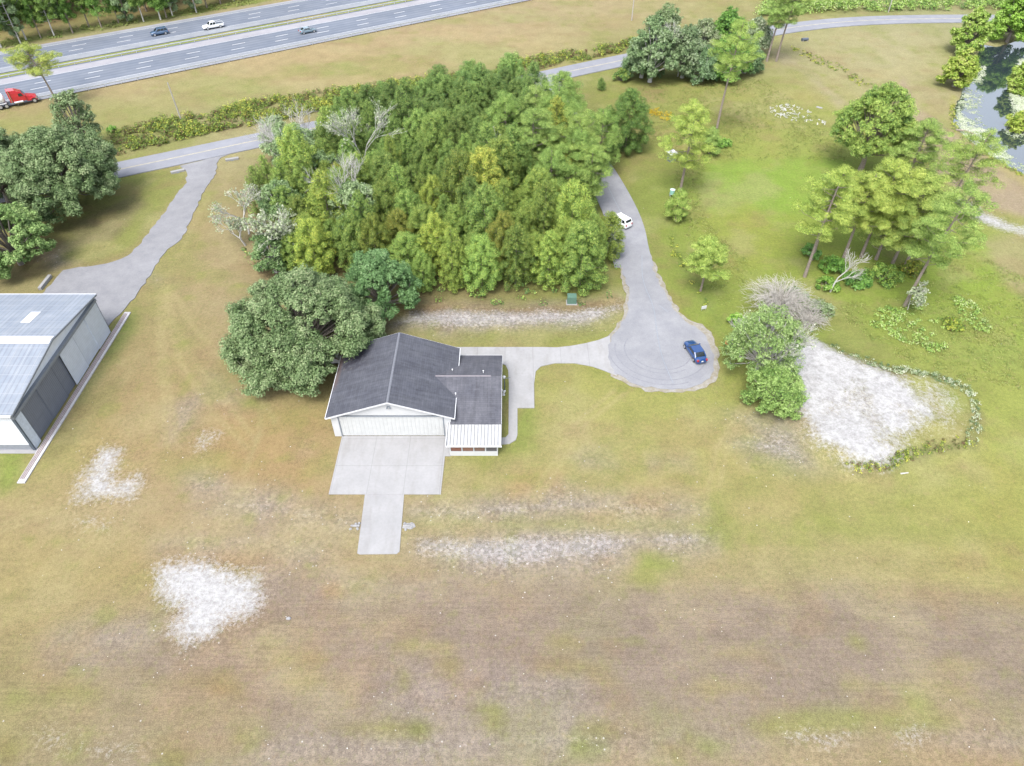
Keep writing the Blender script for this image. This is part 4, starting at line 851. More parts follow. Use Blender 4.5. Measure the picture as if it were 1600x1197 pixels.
for s in (-1, 1):
    quad_plate(cabo, 'side_window', [(-1.1, s*1.21, 2.2), (-.1, s*1.21, 2.2), (-.35, s*1.15, 2.9), (-1.1, s*1.18, 2.9)], M['glass'], .04)
    MB().tube((-3.0, s*1.3, 1.0), (-3.0, s*1.3, 4.1), .09).build('exhaust_stack', M['chrome'], E_)
    MB().tube((-2.6, s*1.0, .85), (-.6, s*1.0, .85), .35, k=14).build('fuel_tank', M['chrome'], E_)
    wheel(E_, 1.9, s*1.05, .52, .3)
    for xx in (-4.6, -5.95): wheel(E_, xx, s*1.05, .52, .5)
    MB().box(2.3, 2.72, min(s*.7, s*1.02), max(s*.7, s*1.02), .95, 1.25).build('headlight', M['chrome'], E_)
    MB().loft([[(1.1, s*.85, .95), (1.1, s*1.22, .95), (1.1, s*1.22, 1.0), (1.1, s*.85, 1.0)], [(1.6, s*.8, 1.25), (1.6, s*1.22, 1.25), (1.6, s*1.22, 1.32), (1.6, s*.8, 1.32)], [(2.3, s*.8, 1.2), (2.3, s*1.22, 1.2), (2.3, s*1.22, 1.27), (2.3, s*.8, 1.27)]]).build('fender', red, E_)
MB().box(2.7, 2.95, -1.15, 1.15, .45, .85).build('bumper', M['chrome'], E_)
MB().box(2.7, 2.76, -.6, .6, .85, 1.55).build('grille', M['chrome'], E_)
ch = MB(); ch.box(-7.0, .3, -.45, .45, .75, 1.0); ch.build('chassis', M['dark_trim'], E_)
tk_ = MB(); tk_.loft([[(x_, 1.22*k_*math.cos(t), 2.3+1.15*k_*math.sin(t)) for t in [2*math.pi*i/20 for i in range(20)]] for x_, k_ in ((-4.3, .1), (-4.35, .6), (-4.6, .93), (-5.0, 1), (-17, 1), (-17.4, .9), (-17.6, .3))])
to_ = tk_.build('tank', paint('tank white', (.62, .63, .65)), E_, True)
MB().box(-7.2, -4.3, -1.2, 1.2, 1.05, 1.2).build('fender_panel', M['white_trim'], E_)
MB().box(-17.3, -5, -.4, .4, 1.0, 1.2).build('trailer_frame', M['grey_trim'], E_)
for xx in (-14.6, -15.9):
    for s in (-1, 1): wheel(E_, xx, s*1.05, .52, .5)
for xx in (-8, -11, -14): MB().tube((xx, 0, 3.35), (xx, 0, 3.6), .35, k=12).build('hatch', M['chrome'], E_)

# ------------------------------------------------------------------ poles, boxes and other small things
def pole(u, v, hgt, label, lean=0, arm=False):
    x, y = G(u, v); e = empty('utility_pole', (x, y, 0), R.uniform(0, 3), label, 'pole')
    MB().chain([(0, 0, -.2), (lean*.5, 0, hgt*.5), (lean, 0, hgt)], [.17, .14, .11], 8).build('shaft', M['wood_pole'], e)
    MB().tube((lean, 0, hgt), (lean, 0, hgt+.12), .13, .03).build('cap', M['grey_trim'], e)
    if arm: MB().box(lean-.9, lean+.9, -.06, .06, hgt-.6, hgt-.45).build('crossarm', M['wood_pole'], e)
    return e
pole(284, 190, 8.6, 'bare weathered pole standing in the verge below the highway', -.3)
pole(987, 32, 8.5, 'thin pole in the tan field beyond the mossy trees at the road')
pole(1388, 19, 8.0, 'thin pole among the brush beyond the curve of the frontage road', .4)
x, y = G(893, 473)
simple_thing('transformer_box', (x, y, 0), 'green utility transformer box at the edge of the young pines', 'utility box', [('cabinet', MB().loft([[(-.7, -.5, .1), (.7, -.5, .1), (.7, .5, .1), (-.7, .5, .1)], [(-.7, -.42, 1.3), (.7, -.42, 1.3), (.7, .5, 1.45), (-.7, .5, 1.45)]]), plain('utility green', (.06, .12, .09), .6)), ('pad', MB().box(-.85, .85, -.65, .65, -.05, .1), M['walk'])])
x, y = G(1099, 485)
simple_thing('yard_sign', (x, y, 0), 'small blank white sign in the verge beside the turning circle', 'sign', [('panel', MB().box(-.42, .42, -.03, .03, .3, .85), M['white_trim']), ('stake', MB().box(-.36, -.33, -.012, .012, 0, .3).box(.33, .36, -.012, .012, 0, .3), M['galv'])], .3)
x, y = G(1050, 242, 1.2)
simple_thing('pump_shed', (x, y, 0), 'small shed with a white roof half hidden behind a pine', 'shed', [('wall', MB().box(-.7, .7, -.6, .6, 0, 1.5), M['grey_trim']), ('roof', MB().loft([[(-.95, -.85, 1.5), (.95, -.85, 1.5), (.95, .85, 1.7), (-.95, .85, 1.7)], [(-.95, -.85, 1.6), (.95, -.85, 1.6), (.95, .85, 1.8), (-.95, .85, 1.8)]]), M['white_trim'])], .5)
x, y = G(1050, 303, .6)
simple_thing('drum', (x, y, 0), 'pale green feeder drum on legs at the foot of a pine', 'drum', [('barrel', MB().tube((0, 0, .6), (0, 0, 1.5), .45, k=14), plain('pale green drum', (.2, .38, .34), .5)), ('lid', MB().tube((0, 0, 1.5), (0, 0, 1.62), .5, .12, k=14), plain('pale lid', (.42, .5, .5), .5)), ('stand', MB().box(-.4, -.32, -.4, -.32, 0, .7).box(.32, .4, -.4, -.32, 0, .7).box(-.4, -.32, .32, .4, 0, .7).box(.32, .4, .32, .4, 0, .7), M['galv'])])
x, y = G(1257, 64)
simple_thing('trough', (x, y, 0), 'low dark water trough in the pale field by the road', 'trough', [('tank', MB().tube((-.9, 0, .4), (.9, 0, .4), .42, k=12), M['dark_trim']), ('stand', MB().box(-.8, -.6, -.5, .5, 0, .25).box(.6, .8, -.5, .5, 0, .25), M['wood_pole'])], .2)
x, y = G(1142, 540)
orange = plain('orange plastic', (.55, .13, .05), .6)
for i, (dx, dy, rz, lb) in enumerate(((-.55, -.1, .3, 'orange lawn chair nearest the turning circle'), (.45, .05, -.4, 'orange lawn chair tucked against the mossy tree'))):
    ce = empty('lawn_chair', (x+dx, y+dy, 0), rz, lb, 'chair', 'orange lawn chairs beside the turning circle')
    MB().box(-.3, .3, -.3, .3, .38, .43).build('seat', orange, ce); MB().loft([[(-.3, .26, .43), (.3, .26, .43), (.3, .31, .43), (-.3, .31, .43)], [(-.3, .45, 1.0), (.3, .45, 1.0), (.3, .49, 1.0), (-.3, .49, 1.0)]]).build('backrest', orange, ce)
    for sx_ in (-1, 1):
        for sy_ in (-1, 1): MB().box(sx_*.27-.03, sx_*.27+.03, sy_*.27-.03, sy_*.27+.03, 0, .38).build('leg', orange, ce)
        MB().box(sx_*.33-.04, sx_*.33+.04, -.3, .3, .58, .63).build('armrest', orange, ce)
for u, v, rz, lb in ((278, 269, .5, 'white concrete culvert headwall on the oak side of the gravel drive'), (363, 250, .35, 'white concrete culvert headwall on the field side of the gravel drive')):
    x, y = G(u, v); simple_thing('culvert_headwall', (x, y, 0), lb, 'culvert', [('wall', MB().box(-1.3, 1.3, -.35, .35, -.3, .38), M['walk']), ('pipe', MB().tube((0, -.5, -.05), (0, .6, -.05), .28, k=12), M['grey_trim'])], rz, 'culvert headwalls')
for x, s, lb in ((-18.0, -1, 'pale drain pipe end with rubble left of the narrow concrete tongue'), (-11.8, 1, 'pale drain pipe end with rubble right of the narrow concrete tongue')):
    p = MB(); r_ = random.Random(5+s)
    for i in range(9):
        a, b = r_.uniform(-.6, .6), r_.uniform(-.5, .5); q = r_.uniform(.1, .22); p.tube((a, b, 0), (a+.02, b, q), q, q*.6, 6)
    simple_thing('drain_pipe', (x, 46.9, 0), lb, 'pipe', [('rubble', p, M['walk']), ('pipe', MB().tube((-s*.6, 0, .05), (s*.2, 0, .05), .14, k=12), M['walk']), ('slab', MB().prism([(-.7, -.3), (.3, -.45), (.8, -.1), (.6, .35), (-.6, .4)], 0, .06), M['walk'])], 0, 'drain pipe ends under the concrete tongue')
x, y = G(451, 967); tag(MB().loft([[(x+a*math.cos(t), y+a*.7*math.sin(t), z) for t in [i*math.pi/4 for i in range(8)]] for a, z in ((.22, 0), (.27, .1), (.17, .22))]).build('rock', M['walk']), 'single white rock lying on the mown strip', 'rock')
x, y = G(1413, 741); tag(MB().tube((x-.5, y, .1), (x+.5, y+.15, .1), .1, .07).build('log', M['dead_wood']), 'short bleached log in the grass below the sand mound', 'log')
x, y = G(1507, 205); tag(MB().chain([(x-1.6, y+.7, .0), (x, y, .12), (x+1.6, y-.9, -.15)], [.22, .2, .15], 8).build('log', M['bark']), 'dark log lying on the pond bank', 'log')
x, y = G(1558, 334); tag(MB().box(-1.4, 1.4, -.5, .5, 0, .25).build('slab', M['white_trim']), 'white slab lying beside the sandy track at the right edge', 'slab'); bpy.data.objects['slab'].location = (x, y, 0); bpy.data.objects['slab'].rotation_euler[2] = -.6

# ------------------------------------------------------------------ vegetation builders
def leaf_mesh(name, C, S, T, mat, aspect=.6, up=.35, seed=0):
    """many small leaf faces: centres, sizes, tint 0..1"""
    g = np.random.default_rng(seed); n = len(C)
    N = g.normal(size=(n, 3)); N /= np.linalg.norm(N, axis=1)[:, None]; N[:, 2] = np.abs(N[:, 2])+up; N /= np.linalg.norm(N, axis=1)[:, None]
    A = np.cross(N, g.normal(size=(n, 3))); A /= np.linalg.norm(A, axis=1)[:, None]; B = np.cross(N, A)
    A = A*S[:, None]*.5; B = B*S[:, None]*.5*aspect
    V = np.stack([C-A-B*.6, C+A*.25-B, C+A+B*.5, C-A*.2+B], 1).reshape(-1, 3)
    me = np_mesh(name, V, np.arange(4*n).reshape(n, 4), {'tint': ('FLOAT', np.repeat(np.clip(T, 0, 1), 4))})
    if mat: me.materials.append(mat)
    return me
def puff_points(puffs, seed=0, shell=.45):
    """puffs: rows x,y,z,rx,rz,tint,count"""
    g = np.random.default_rng(seed); P = np.array(puffs, float); cnt = P[:, 6].astype(int); idx = np.repeat(np.arange(len(P)), cnt); n = len(idx)
    d = g.normal(size=(n, 3)); d /= np.linalg.norm(d, axis=1)[:, None]; r = (shell+(1-shell)*g.random(n))**.8
    C = P[idx, :3]+d*r[:, None]*np.stack([P[idx, 3], P[idx, 3], P[idx, 4]], 1)
    T = P[idx, 5]+g.normal(size=n)*.22
    return C, T
def mesh_of(mb, name, mat, smooth=True):
    me = bpy.data.meshes.new(name); me.from_pydata(mb.v, [], mb.f); me.polygons.foreach_set('use_smooth', [smooth]*len(me.polygons)); me.materials.append(mat); me.update(); return me

def young_pine(seed, H=10, rad=2.2, base=.12):
    r = random.Random(seed); puffs = []; tm = MB()
    lx, ly = r.uniform(-.3, .3), r.uniform(-.3, .3)
    tm.chain([(0, 0, -.1), (lx*.4, ly*.4, H*.45), (lx, ly, H*.97)], [.14, .10, .025], 6)
    z = H*base
    while z < H*.985:
        t = min(.99, max(0, (z/H-base)/(1-base))); rr = rad*(1-t**2.2)**.66*(.78+.22*min(1, t*4))*r.uniform(.78, 1.16); nb = 6 if t < .75 else 4; a0 = r.uniform(0, 6.28)
        for b in range(nb):
            a = a0+b*6.283/nb+r.uniform(-.3, .3); q = rr*r.uniform(.75, 1.1); x, y = lx*z/H+q*math.cos(a), ly*z/H+q*math.sin(a)
            zz = z+q*.28+r.uniform(-.2, .2); s = r.uniform(.32, .52)*(1.0 if t < .8 else .85)*rad/2.2
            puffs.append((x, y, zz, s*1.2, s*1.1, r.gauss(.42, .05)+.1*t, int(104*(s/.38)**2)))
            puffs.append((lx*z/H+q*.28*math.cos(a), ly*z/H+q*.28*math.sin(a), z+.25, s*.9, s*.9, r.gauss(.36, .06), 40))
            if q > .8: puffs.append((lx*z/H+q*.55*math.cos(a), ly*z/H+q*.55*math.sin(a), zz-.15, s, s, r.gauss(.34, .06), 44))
            if r.random() < .35: tm.chain([(lx*z/H, ly*z/H, z-.1), (x, y, zz)], [.03, .012], 3)
        z += H*.056
    puffs.append((lx, ly, H-.1, .3, .4, .5, 40))
    C, T = puff_points(puffs, seed); g = np.random.default_rng(seed)
    return leaf_mesh('young_pine_crown', C, g.uniform(.12, .22, len(C))*(.7+.3*rad/2.2), T, M['young_pine'], .40, .2, seed), mesh_of(tm, 'young_pine_trunk', M['bark'])

def limb_points(p0, p1, sag=.0, n=4, r=None, j=.2):
    out = []
    for i in range(n+1):
        t = i/n; out.append((p0[0]+(p1[0]-p0[0])*t+(r.uniform(-j, j) if 0 < i < n else 0), p0[1]+(p1[1]-p0[1])*t+(r.uniform(-j, j) if 0 < i < n else 0), p0[2]+(p1[2]-p0[2])*t+sag*math.sin(math.pi*t)))
    return out
def tall_pine(seed, H=18, rad=4.5, base=.5, dens=1.0, lean=(0, 0), leaf=.20, mat='tall_pine', tr=.24, bmat='bark', nl=34, tint=.5, flat=.6):
    r = random.Random(seed); puffs = []; tm = MB()
    def ax(z): t = z/H; return (lean[0]*t*t*1.0+math.sin(t*3+seed)*.12, lean[1]*t*t+math.cos(t*2.6+seed)*.1)
    pts = [(*ax(H*i/9), H*i/9-(.1 if i == 0 else 0)) for i in range(10)]
    tm.chain(pts, [tr*(1.15 if i == 0 else 1)*(1-.8*i/9)+.02 for i in range(10)], 8)
    for i in range(nl):
        t = (i+r.random())/nl; z = H*(base+(1-base)*t*.98); prof = math.sin(math.pi*min(.97, .18+t*.80))**.7
        q = rad*prof*r.uniform(.55, 1.1); a = i*2.4+r.uniform(-.5, .5); cx, cy = ax(z); ex, ey, ez = cx+q*math.cos(a), cy+q*math.sin(a), min(H+.2, z+q*r.uniform(-.05, .35))
        lp = limb_points((cx, cy, z-.2*q), (ex, ey, ez), -.1*q, 3, r, .1*q); tm.chain(lp, [.07, .05, .035, .015], 4)
        for k in range(2+int(q*1.1)):
            f = r.uniform(.45, 1.05); s = r.uniform(.45, 1.0)*(.8+.2*rad/4)
            puffs.append((cx+(ex-cx)*f+r.uniform(-.7, .7)*q*.35, cy+(ey-cy)*f+r.uniform(-.7, .7)*q*.35, z+(ez-z)*f+r.uniform(-.2, .5), s*1.15, s*flat*1.1, r.gauss(tint, .08), int(210*dens*s/.65)))
    C, T = puff_points(puffs, seed); g = np.random.default_rng(seed)
    return leaf_mesh('pine_crown', C, g.uniform(leaf*.7, leaf*1.15, len(C)), T, M[mat], .4, .2, seed), mesh_of(tm, 'pine_trunk', M[bmat])

def broadleaf(seed, H=13, rx=10, ry=None, mat='oak', leaf=.36, nlobes=60, dens=1.0, bmat='oak_bark', low=.12, tint=.45, tr=.45, hollow=.62, lobe=(1.5, 2.6), show=0):
    """wide domed crown of leafy lobes carried on bent limbs"""
    r = random.Random(seed); g = np.random.default_rng(seed); ry = ry or rx; tm = MB(); puffs = []
    fork = (0, 0, H*.2); tm.chain([(0, 0, -.2), (.1, 0, H*.1), fork], [tr*1.3, tr, tr*.9], 8)
    for i in range(nlobes):
        u = (i+.5)/nlobes; ph = math.acos(1-u*1.05) if u < .95 else 1.7; a = i*2.39996+r.uniform(-.3, .3)
        kx = math.sin(ph)*r.uniform(.70, .96); s = r.uniform(*lobe)*(.75+.25*math.sin(ph))
        x, y = rx*kx*math.cos(a), ry*kx*math.sin(a); x -= math.copysign(min(abs(x), s*.4), x); y -= math.copysign(min(abs(y), s*.4), y)
        z = H*(low+.12)+(H*(1-low-.12)-s*.7)*max(0, math.cos(ph))**.8*r.uniform(.86, 1.06)+r.uniform(-.4, .4)
        tn = r.gauss(tint, .10)
        mid = (x*.45, y*.45, max(fork[2], z*.62)); tm.chain([fork, mid, (x, y, z-.2), (x*1.04, y*1.04, z+s*.4)], [tr*.42, tr*.25, .08, .02], 5)
        for k in range(17):
            d = g.normal(size=3); d /= np.linalg.norm(d); d[2] = d[2]*.7+.15; q = s*r.uniform(.45, .95); p = s*r.uniform(.30, .52)
            puffs.append((x+d[0]*q, y+d[1]*q, z+d[2]*q, p, p*.8, tn+r.gauss(0, .07), int(84*dens*(p/.75)**2*(.30/leaf)**1.2)+5))
    C, T = puff_points(puffs, seed, .3)
    return leaf_mesh('crown', C, g.uniform(leaf*.7, leaf*1.2, len(C)), T, M[mat], .62, .45, seed), mesh_of(tm, 'trunk', M[bmat])

def bare_tree(seed, H=9, spread=.55, depth=5, mat='dead_wood', r0=.16, lean=(0, 0), kids=3, leafy=0, leafmat='mossy', thin=.02, first=.28):
    r = random.Random(seed); mb = MB(); tips = []
    def grow(p, d, L, rad, k):
        pts = [p]; q = Vector(p); dd = Vector(d)
        for i in range(3):
            dd = (dd+Vector((r.uniform(-1, 1), r.uniform(-1, 1), r.uniform(-.4, .8)))*.16).normalized(); q = q+dd*(L/3); pts.append(tuple(q))
        mb.chain(pts, [rad, rad*.86, rad*.74, max(thin*.6, rad*.6)], 5 if k > 1 else 3)
        if k == 0: tips.append(tuple(q)); return
        if k <= 2: tips.append(pts[2])
        for i in range(kids+(1 if k < 3 else 0)):
            a = r.uniform(0, 6.28); s = spread*r.uniform(.6, 1.4); o = dd.orthogonal().normalized(); o = Matrix.Rotation(a, 3, dd) @ o
            nd_ = (dd*math.cos(s)+o*math.sin(s)); nd_.z = nd_.z*.9+.12; st = pts[3] if i < 2 else pts[2]
            grow(st, tuple(nd_.normalized()), L*r.uniform(.62, .86), max(thin, rad*.6), k-1)
    grow((0, 0, -.1), (lean[0], lean[1], 1), H*first, r0, depth)
    tm = mesh_of(mb, 'branches', M[mat]); lv = None
    if leafy and tips:
        puffs = [(x, y, z, .35*leafy, .3*leafy, r.gauss(.55, .2), int(r.uniform(6, 30)*leafy)) for x, y, z in tips if r.random() < .75]
        C, T = puff_points(puffs, seed); lv = leaf_mesh('foliage', C, np.random.default_rng(seed).uniform(.16, .34, len(C)), T, M[leafmat], .6, .3, seed)
    return lv, tm
def bush(seed, rx=1.5, h=1.4, mat='brush', leaf=.22, n=26, dens=1, tint=.4):
    r = random.Random(seed); puffs = []; mb = MB()
    for i in range(n):
        a, q = r.uniform(0, 6.28), math.sqrt(r.random())*.85; x, y = rx*q*math.cos(a), rx*q*math.sin(a); z = h*(1-q*q*.7)*r.uniform(.35, .85); s = r.uniform(.22, .42)*rx*.8
        puffs.append((x, y, z, s, s*.8, r.gauss(tint, .14), int(60*dens)))
        mb.chain([(x*.2, y*.2, 0), (x, y, z)], [.03, .012], 3)
    C, T = puff_points(puffs, seed, .2); C[:, 2] = np.maximum(C[:, 2], .05)
    return leaf_mesh('foliage', C, np.random.default_rng(seed).uniform(leaf*.7, leaf*1.3, len(C)), T, M[mat], .6, .4, seed), mesh_of(mb, 'stems', M['oak_bark'])
def ob(name, me, parent, color=None):
    o = bpy.data.objects.new(name, me); COL.objects.link(o); o.parent = parent
    if color: o.color = (*color, 1)
    return o
def plant(name, label, cat, xy, meshes, rz=0, sc=(1, 1), color=(1, 1, 1), group=None, parts=('crown', 'trunk'), z=0):
    z = z+min(0, float(terrain(np.array(xy[0]), np.array(xy[1])))); e = empty(name, (xy[0], xy[1], z), rz, label, cat, group); e.scale = (sc[0], sc[0], sc[1])
    for pn, me in zip(parts, meshes):
        if me: ob(pn, me, e, color)
    return e

# ---- the dense stand of young pines: every tree its own object, sharing a dozen meshes
YP = [young_pine(100+i, 8.8+(i % 3)*1.1, [2.3, 3.0, 2.7, 3.2][i % 4], .05) for i in range(10)]
STAND = GP([(372, 345), (398, 278), (440, 262), (500, 215), (560, 190), (640, 175), (700, 158), (790, 150), (850, 168), (880, 200), (905, 245), (925, 300), (950, 345), (964, 400), (968, 435), (962, 466), (905, 478), (860, 474), (740, 478), (665, 472), (640, 462), (560, 445), (470, 440), (400, 432), (376, 400), (368, 375)])
SA = np.array(STAND); rs = random.Random(3); spots = []
yy = SA[:, 1].min(); row = 0
while yy < SA[:, 1].max():
    xx = SA[:, 0].min()+(row % 2)*2.1
    while xx < SA[:, 0].max():
        px, py = xx+rs.uniform(-1.0, 1.0), yy+rs.uniform(-.9, .9)
        d = float(sdist(np.array([px]), np.array([py]), STAND)[0])
        if d > 1.6: spots.append((px, py, d))
        xx += 4.9
    yy += 4.5; row += 1
GAPS = [(G(575, 310, 3), 4.0), (G(458, 255, 2), 8), (G(575, 262, 3), 2.5), (G(398, 370, 2), 6.5), (G(590, 460, 2), 4), (G(835, 240, 2), 4), (G(905, 260, 2), 3.5), (G(500, 500), 6), (G(947, 361), 6.2)]
spots = [s for s in spots if all(math.hypot(s[0]-g_[0], s[1]-g_[1]) > q for g_, q in GAPS)]
spots.sort(key=lambda s: s[1]); spots = spots[:298]
print('stand', len(spots))
for i, (px, py, d) in enumerate(spots):
    t = min(1, max(0, (py-88)/70)); k = min(1.4, max(.66, rs.gauss(1, .17)))
    yel = max(0, rs.gauss(.30, .28))*(1-t*.8)
    cr = (k*(1.0+.42*yel-.14*t), k*(1.02+.14*yel-.06*t), k*(1-.18*yel+.16*t))
    if rs.random() < .04: cr = (k*1.22, k*.95, k*.8)
    s = rs.uniform(.78, 1.2)*(.88 if d < 3.2 else 1)
    plant('young_pine', 'slender young green pine packed in the dense stand behind the grey roofed house', 'pine tree', (px, py), YP[rs.randrange(10)], rs.uniform(0, 6.28), (s*1.02, s*rs.uniform(.8, 1.22)*(1.08-.12*t)), cr, 'young pines of the dense stand')
# undergrowth skirt along the stand's edge and floor
def scatter_brush(name, label, polys, n, mats, hts, leaf=(.22, .4), seed=1, per=26, tint=(.45, .2), rad=(.5, 1.1)):
    r = random.Random(seed); puffs = []; areas = []
    for poly in polys:
        a = np.array(poly); areas.append(abs(sum(poly[i][0]*poly[(i+1) % len(poly)][1]-poly[(i+1) % len(poly)][0]*poly[i][1] for i in range(len(poly))))/2)
    tot = sum(areas)
    for poly, ar in zip(polys, areas):
        a = np.array(poly); want = int(n*ar/tot); gg = np.random.default_rng(seed+len(poly)); P_ = gg.uniform(a.min(0), a.max(0), (want*12+50, 2)); P_ = P_[sdist(P_[:, 0], P_[:, 1], poly) > 0][:want]
        cl = fnoise(P_[:, 0], P_[:, 1], 7, seed)
        for (x, y), c_ in zip(P_, cl):
            if r.random() > .62+c_*1.1: continue
            s = r.uniform(*rad); hh = r.uniform(*hts)*(1+c_*.8); puffs.append((x, y, hh*.5, s, max(.12, hh*.5), r.gauss(*tint)+c_*.35, per))
    C, T = puff_points(puffs, seed, .2); C[:, 2] = np.maximum(C[:, 2], .03)+terrain(C[:, 0], C[:, 1])
    me = leaf_mesh(name, C, np.random.default_rng(seed).uniform(*leaf, len(C)), T, M[mats], .55, .5, seed)
    return tag(link(name, me), label, None, None, 'stuff')
scatter_brush('undergrowth', 'low green undergrowth filling the floor of the pine stand', [STAND], 900, 'young_pine', (.6, 2.2), (.25, .42), 5, 26, (.25, .15), (.6, 1.2))
DITCH = [GP([(165, 222), (180, 205), (250, 188), (330, 180), (400, 160), (520, 142), (640, 128), (740, 110), (830, 92), (930, 76), (1000, 62), (1010, 80), (985, 78), (900, 98), (846, 108), (760, 132), (640, 150), (520, 172), (420, 192), (330, 208), (250, 228), (175, 245)])]
scatter_brush('ditch_brush', 'tangled yellow green and brown brush in the roadside ditch', DITCH, 4600, 'brush', (.6, 2.0), (.25, .45), 6, 30, (.45, .22), (.5, 1.1))
FARB = [GP([(1010, 40), (1180, 20), (1260, 12), (1400, 18), (1600, 14), (1700, 12), (1700, -25), (1200, -25), (1000, -10), (900, 5)])]
scatter_brush('roadside_brush', 'dense green brush beyond the curve of the frontage road', [GP([(1180, 28), (1260, 22), (1400, 18), (1500, 17), (1720, 14), (1720, -30), (1200, -30)])], 2600, 'hardwood', (1.2, 3.6), (.35, .65), 7, 34, (.45, .2), (1.0, 2.0))
scatter_brush('weeds', 'weeds and pale blooms along the rim of the sand mound', [GP([(1300, 536), (1345, 556), (1395, 576), (1465, 586), (1512, 606), (1534, 645), (1530, 680), (1520, 702), (1500, 696), (1514, 660), (1505, 625), (1460, 604), (1400, 592), (1340, 574), (1295, 552)])], 260, 'mossy', (.2, .7), (.12, .24), 8, 18, (.35, .45), (.2, .6))
scatter_brush('rim_weeds', 'green weeds along the lower rim of the sand mound', [GP([(1300, 722), (1340, 742), (1385, 738), (1440, 715), (1520, 700), (1500, 688), (1440, 700), (1400, 712), (1370, 728), (1330, 730)])], 150, 'brush', (.2, .6), (.12, .22), 9, 18, (.35, .3), (.2, .5))
scatter_brush('field_weeds', 'bright leafy weeds in the green field beside the tall pines', [GP([(1370, 480), (1430, 478), (1475, 500), (1475, 545), (1460, 552), (1400, 530), (1355, 505)]), GP([(1490, 465), (1515, 470), (1555, 515), (1540, 528), (1500, 500)])], 420, 'hardwood', (.3, .9), (.2, .36), 10, 20, (.62, .16), (.4, .8))
scatter_brush('bank_weeds', 'weeds on the narrow ditch crossing the pale field', [GP([(1232, 72), (1262, 82), (1310, 100), (1345, 122), (1362, 132), (1350, 138), (1310, 115), (1260, 95)]), GP([(1425, 215), (1450, 235), (1480, 262), (1520, 300), (1500, 300), (1450, 262), (1420, 235)]), GP([(1046, 350), (1060, 390), (1090, 440), (1120, 490), (1108, 490), (1076, 440), (1050, 400)])], 260, 'brush', (.2, .6), (.2, .34), 12, 16, (.5, .25), (.35, .7))
scatter_brush('white_flowers', 'patch of tiny white wildflowers in the green field', [GP([(1200, 172), (1225, 163), (1260, 172), (1292, 178), (1290, 198), (1255, 192), (1215, 184)])], 150, 'bloom', (.3, .7), (.2, .34), 13, 10, (.6, .3), (.3, .6))
M['yellow_bloom'] = foliage('yellow blooms', [alb('c8a42c', 2.2), alb('e6c62e', 2.2), alb('f0d84a', 2.2)], .2)
scatter_brush('yellow_flowers', 'patch of yellow wildflowers beside the dark cedar', [GP([(1012, 172), (1030, 170), (1050, 178), (1045, 190), (1018, 184)])], 60, 'yellow_bloom', (.3, .7), (.2, .34), 14, 14, (.6, .3), (.3, .6))
scatter_brush('meadow_grass', 'tall loose grass over the green field', [GP([(1000, 130), (1190, 125), (1290, 190), (1330, 250), (1100, 250), (1000, 220)]), GP([(1300, 480), (1400, 560), (1480, 590), (1610, 610), (1610, 440), (1500, 380), (1440, 460)]), GP([(1060, 250), (1050, 330), (1130, 480), (1180, 420), (1100, 340), (1100, 250)])], 5200, 'grassblade', (.1, .3), (.13, .26), 15, 12, (.45, .2), (.5, 1.1))
scatter_brush('lily_pads', 'pale lily pads floating along the pond edges', [GP([(1512, 128), (1540, 100), (1536, 140), (1530, 170), (1545, 205), (1575, 235), (1610, 262), (1600, 272), (1556, 246), (1525, 222), (1500, 205), (1497, 165)]), GP([(1596, 90), (1578, 130), (1585, 170), (1572, 205), (1600, 220), (1640, 200), (1640, 90)])], 5200, 'mossy', (.0, .0), (.25, .5), 16, 9, (.75, .2), (.5, 1.1))
lp = bpy.data.objects['lily_pads']; co = np.empty(len(lp.data.vertices)*3, np.float32); lp.data.vertices.foreach_get('co', co); co = co.reshape(-1, 3); co[:, 2] = -.405+.012*np.random.default_rng(3).random(len(co)).repeat(1); lp.data.vertices.foreach_set('co', co.ravel()); lp.data.update()
scatter_brush('pond_bank_reeds', 'yellow green reeds along the pond bank', [GP([(1490, 150), (1500, 200), (1530, 228), (1600, 268), (1600, 280), (1525, 235), (1488, 205), (1482, 170)])], 160, 'brush', (.2, .6), (.2, .34), 17, 14, (.6, .2), (.4, .7))

# ---- individual trees of the picture; at(u, v, h) is the ground below a crown centre of height h
def at(u, v, h): return G(u, v, h)
# live oaks
plant('live_oak', 'broad grey green live oak beside the gravel drive, nearest the road junction', 'oak tree', at(95, 268, 7), broadleaf(1, 15, 10.6, 11.5, nlobes=92, tint=.42, leaf=.30), 0)
plant('live_oak', 'live oak cut by the left edge of the view, crown merging with its broad neighbour', 'oak tree', at(-15, 262, 7), broadleaf(2, 13.5, 10, nlobes=64, tint=.46, leaf=.30), 1)
plant('live_oak', 'smaller brighter green oak above the metal hangar at the left edge', 'oak tree', at(8, 368, 5.5), broadleaf(3, 11, 7.6, mat='oak', nlobes=46, tint=.5, leaf=.32, lobe=(1.2, 2.0)), 0, color=(1.08, 1.2, .85))
plant('live_oak', 'slim top of a mossy oak rising over the broad oak near the highway', 'oak tree', at(112, 178, 8), broadleaf(4, 13, 4.6, mat='oak', nlobes=26, tint=.55, leaf=.34, dens=.55, lobe=(1.0, 1.7)), 0)
plant('live_oak', 'great live oak with spreading crown overhanging the left side of the house', 'oak tree', at(472, 512, 6.0), broadleaf(5, 13.6, 11.6, 10.6, nlobes=120, tint=.46, leaf=.27, lobe=(1.3, 2.4), low=.04), 0)
plant('dark_oak', 'darker green bushy oak between the great live oak and the pine stand', 'oak tree', at(592, 448, 5), broadleaf(6, 11.2, 6.0, nlobes=50, tint=.35, leaf=.27, lobe=(1.1, 1.9)), 0, color=(.86, 1.08, .95))
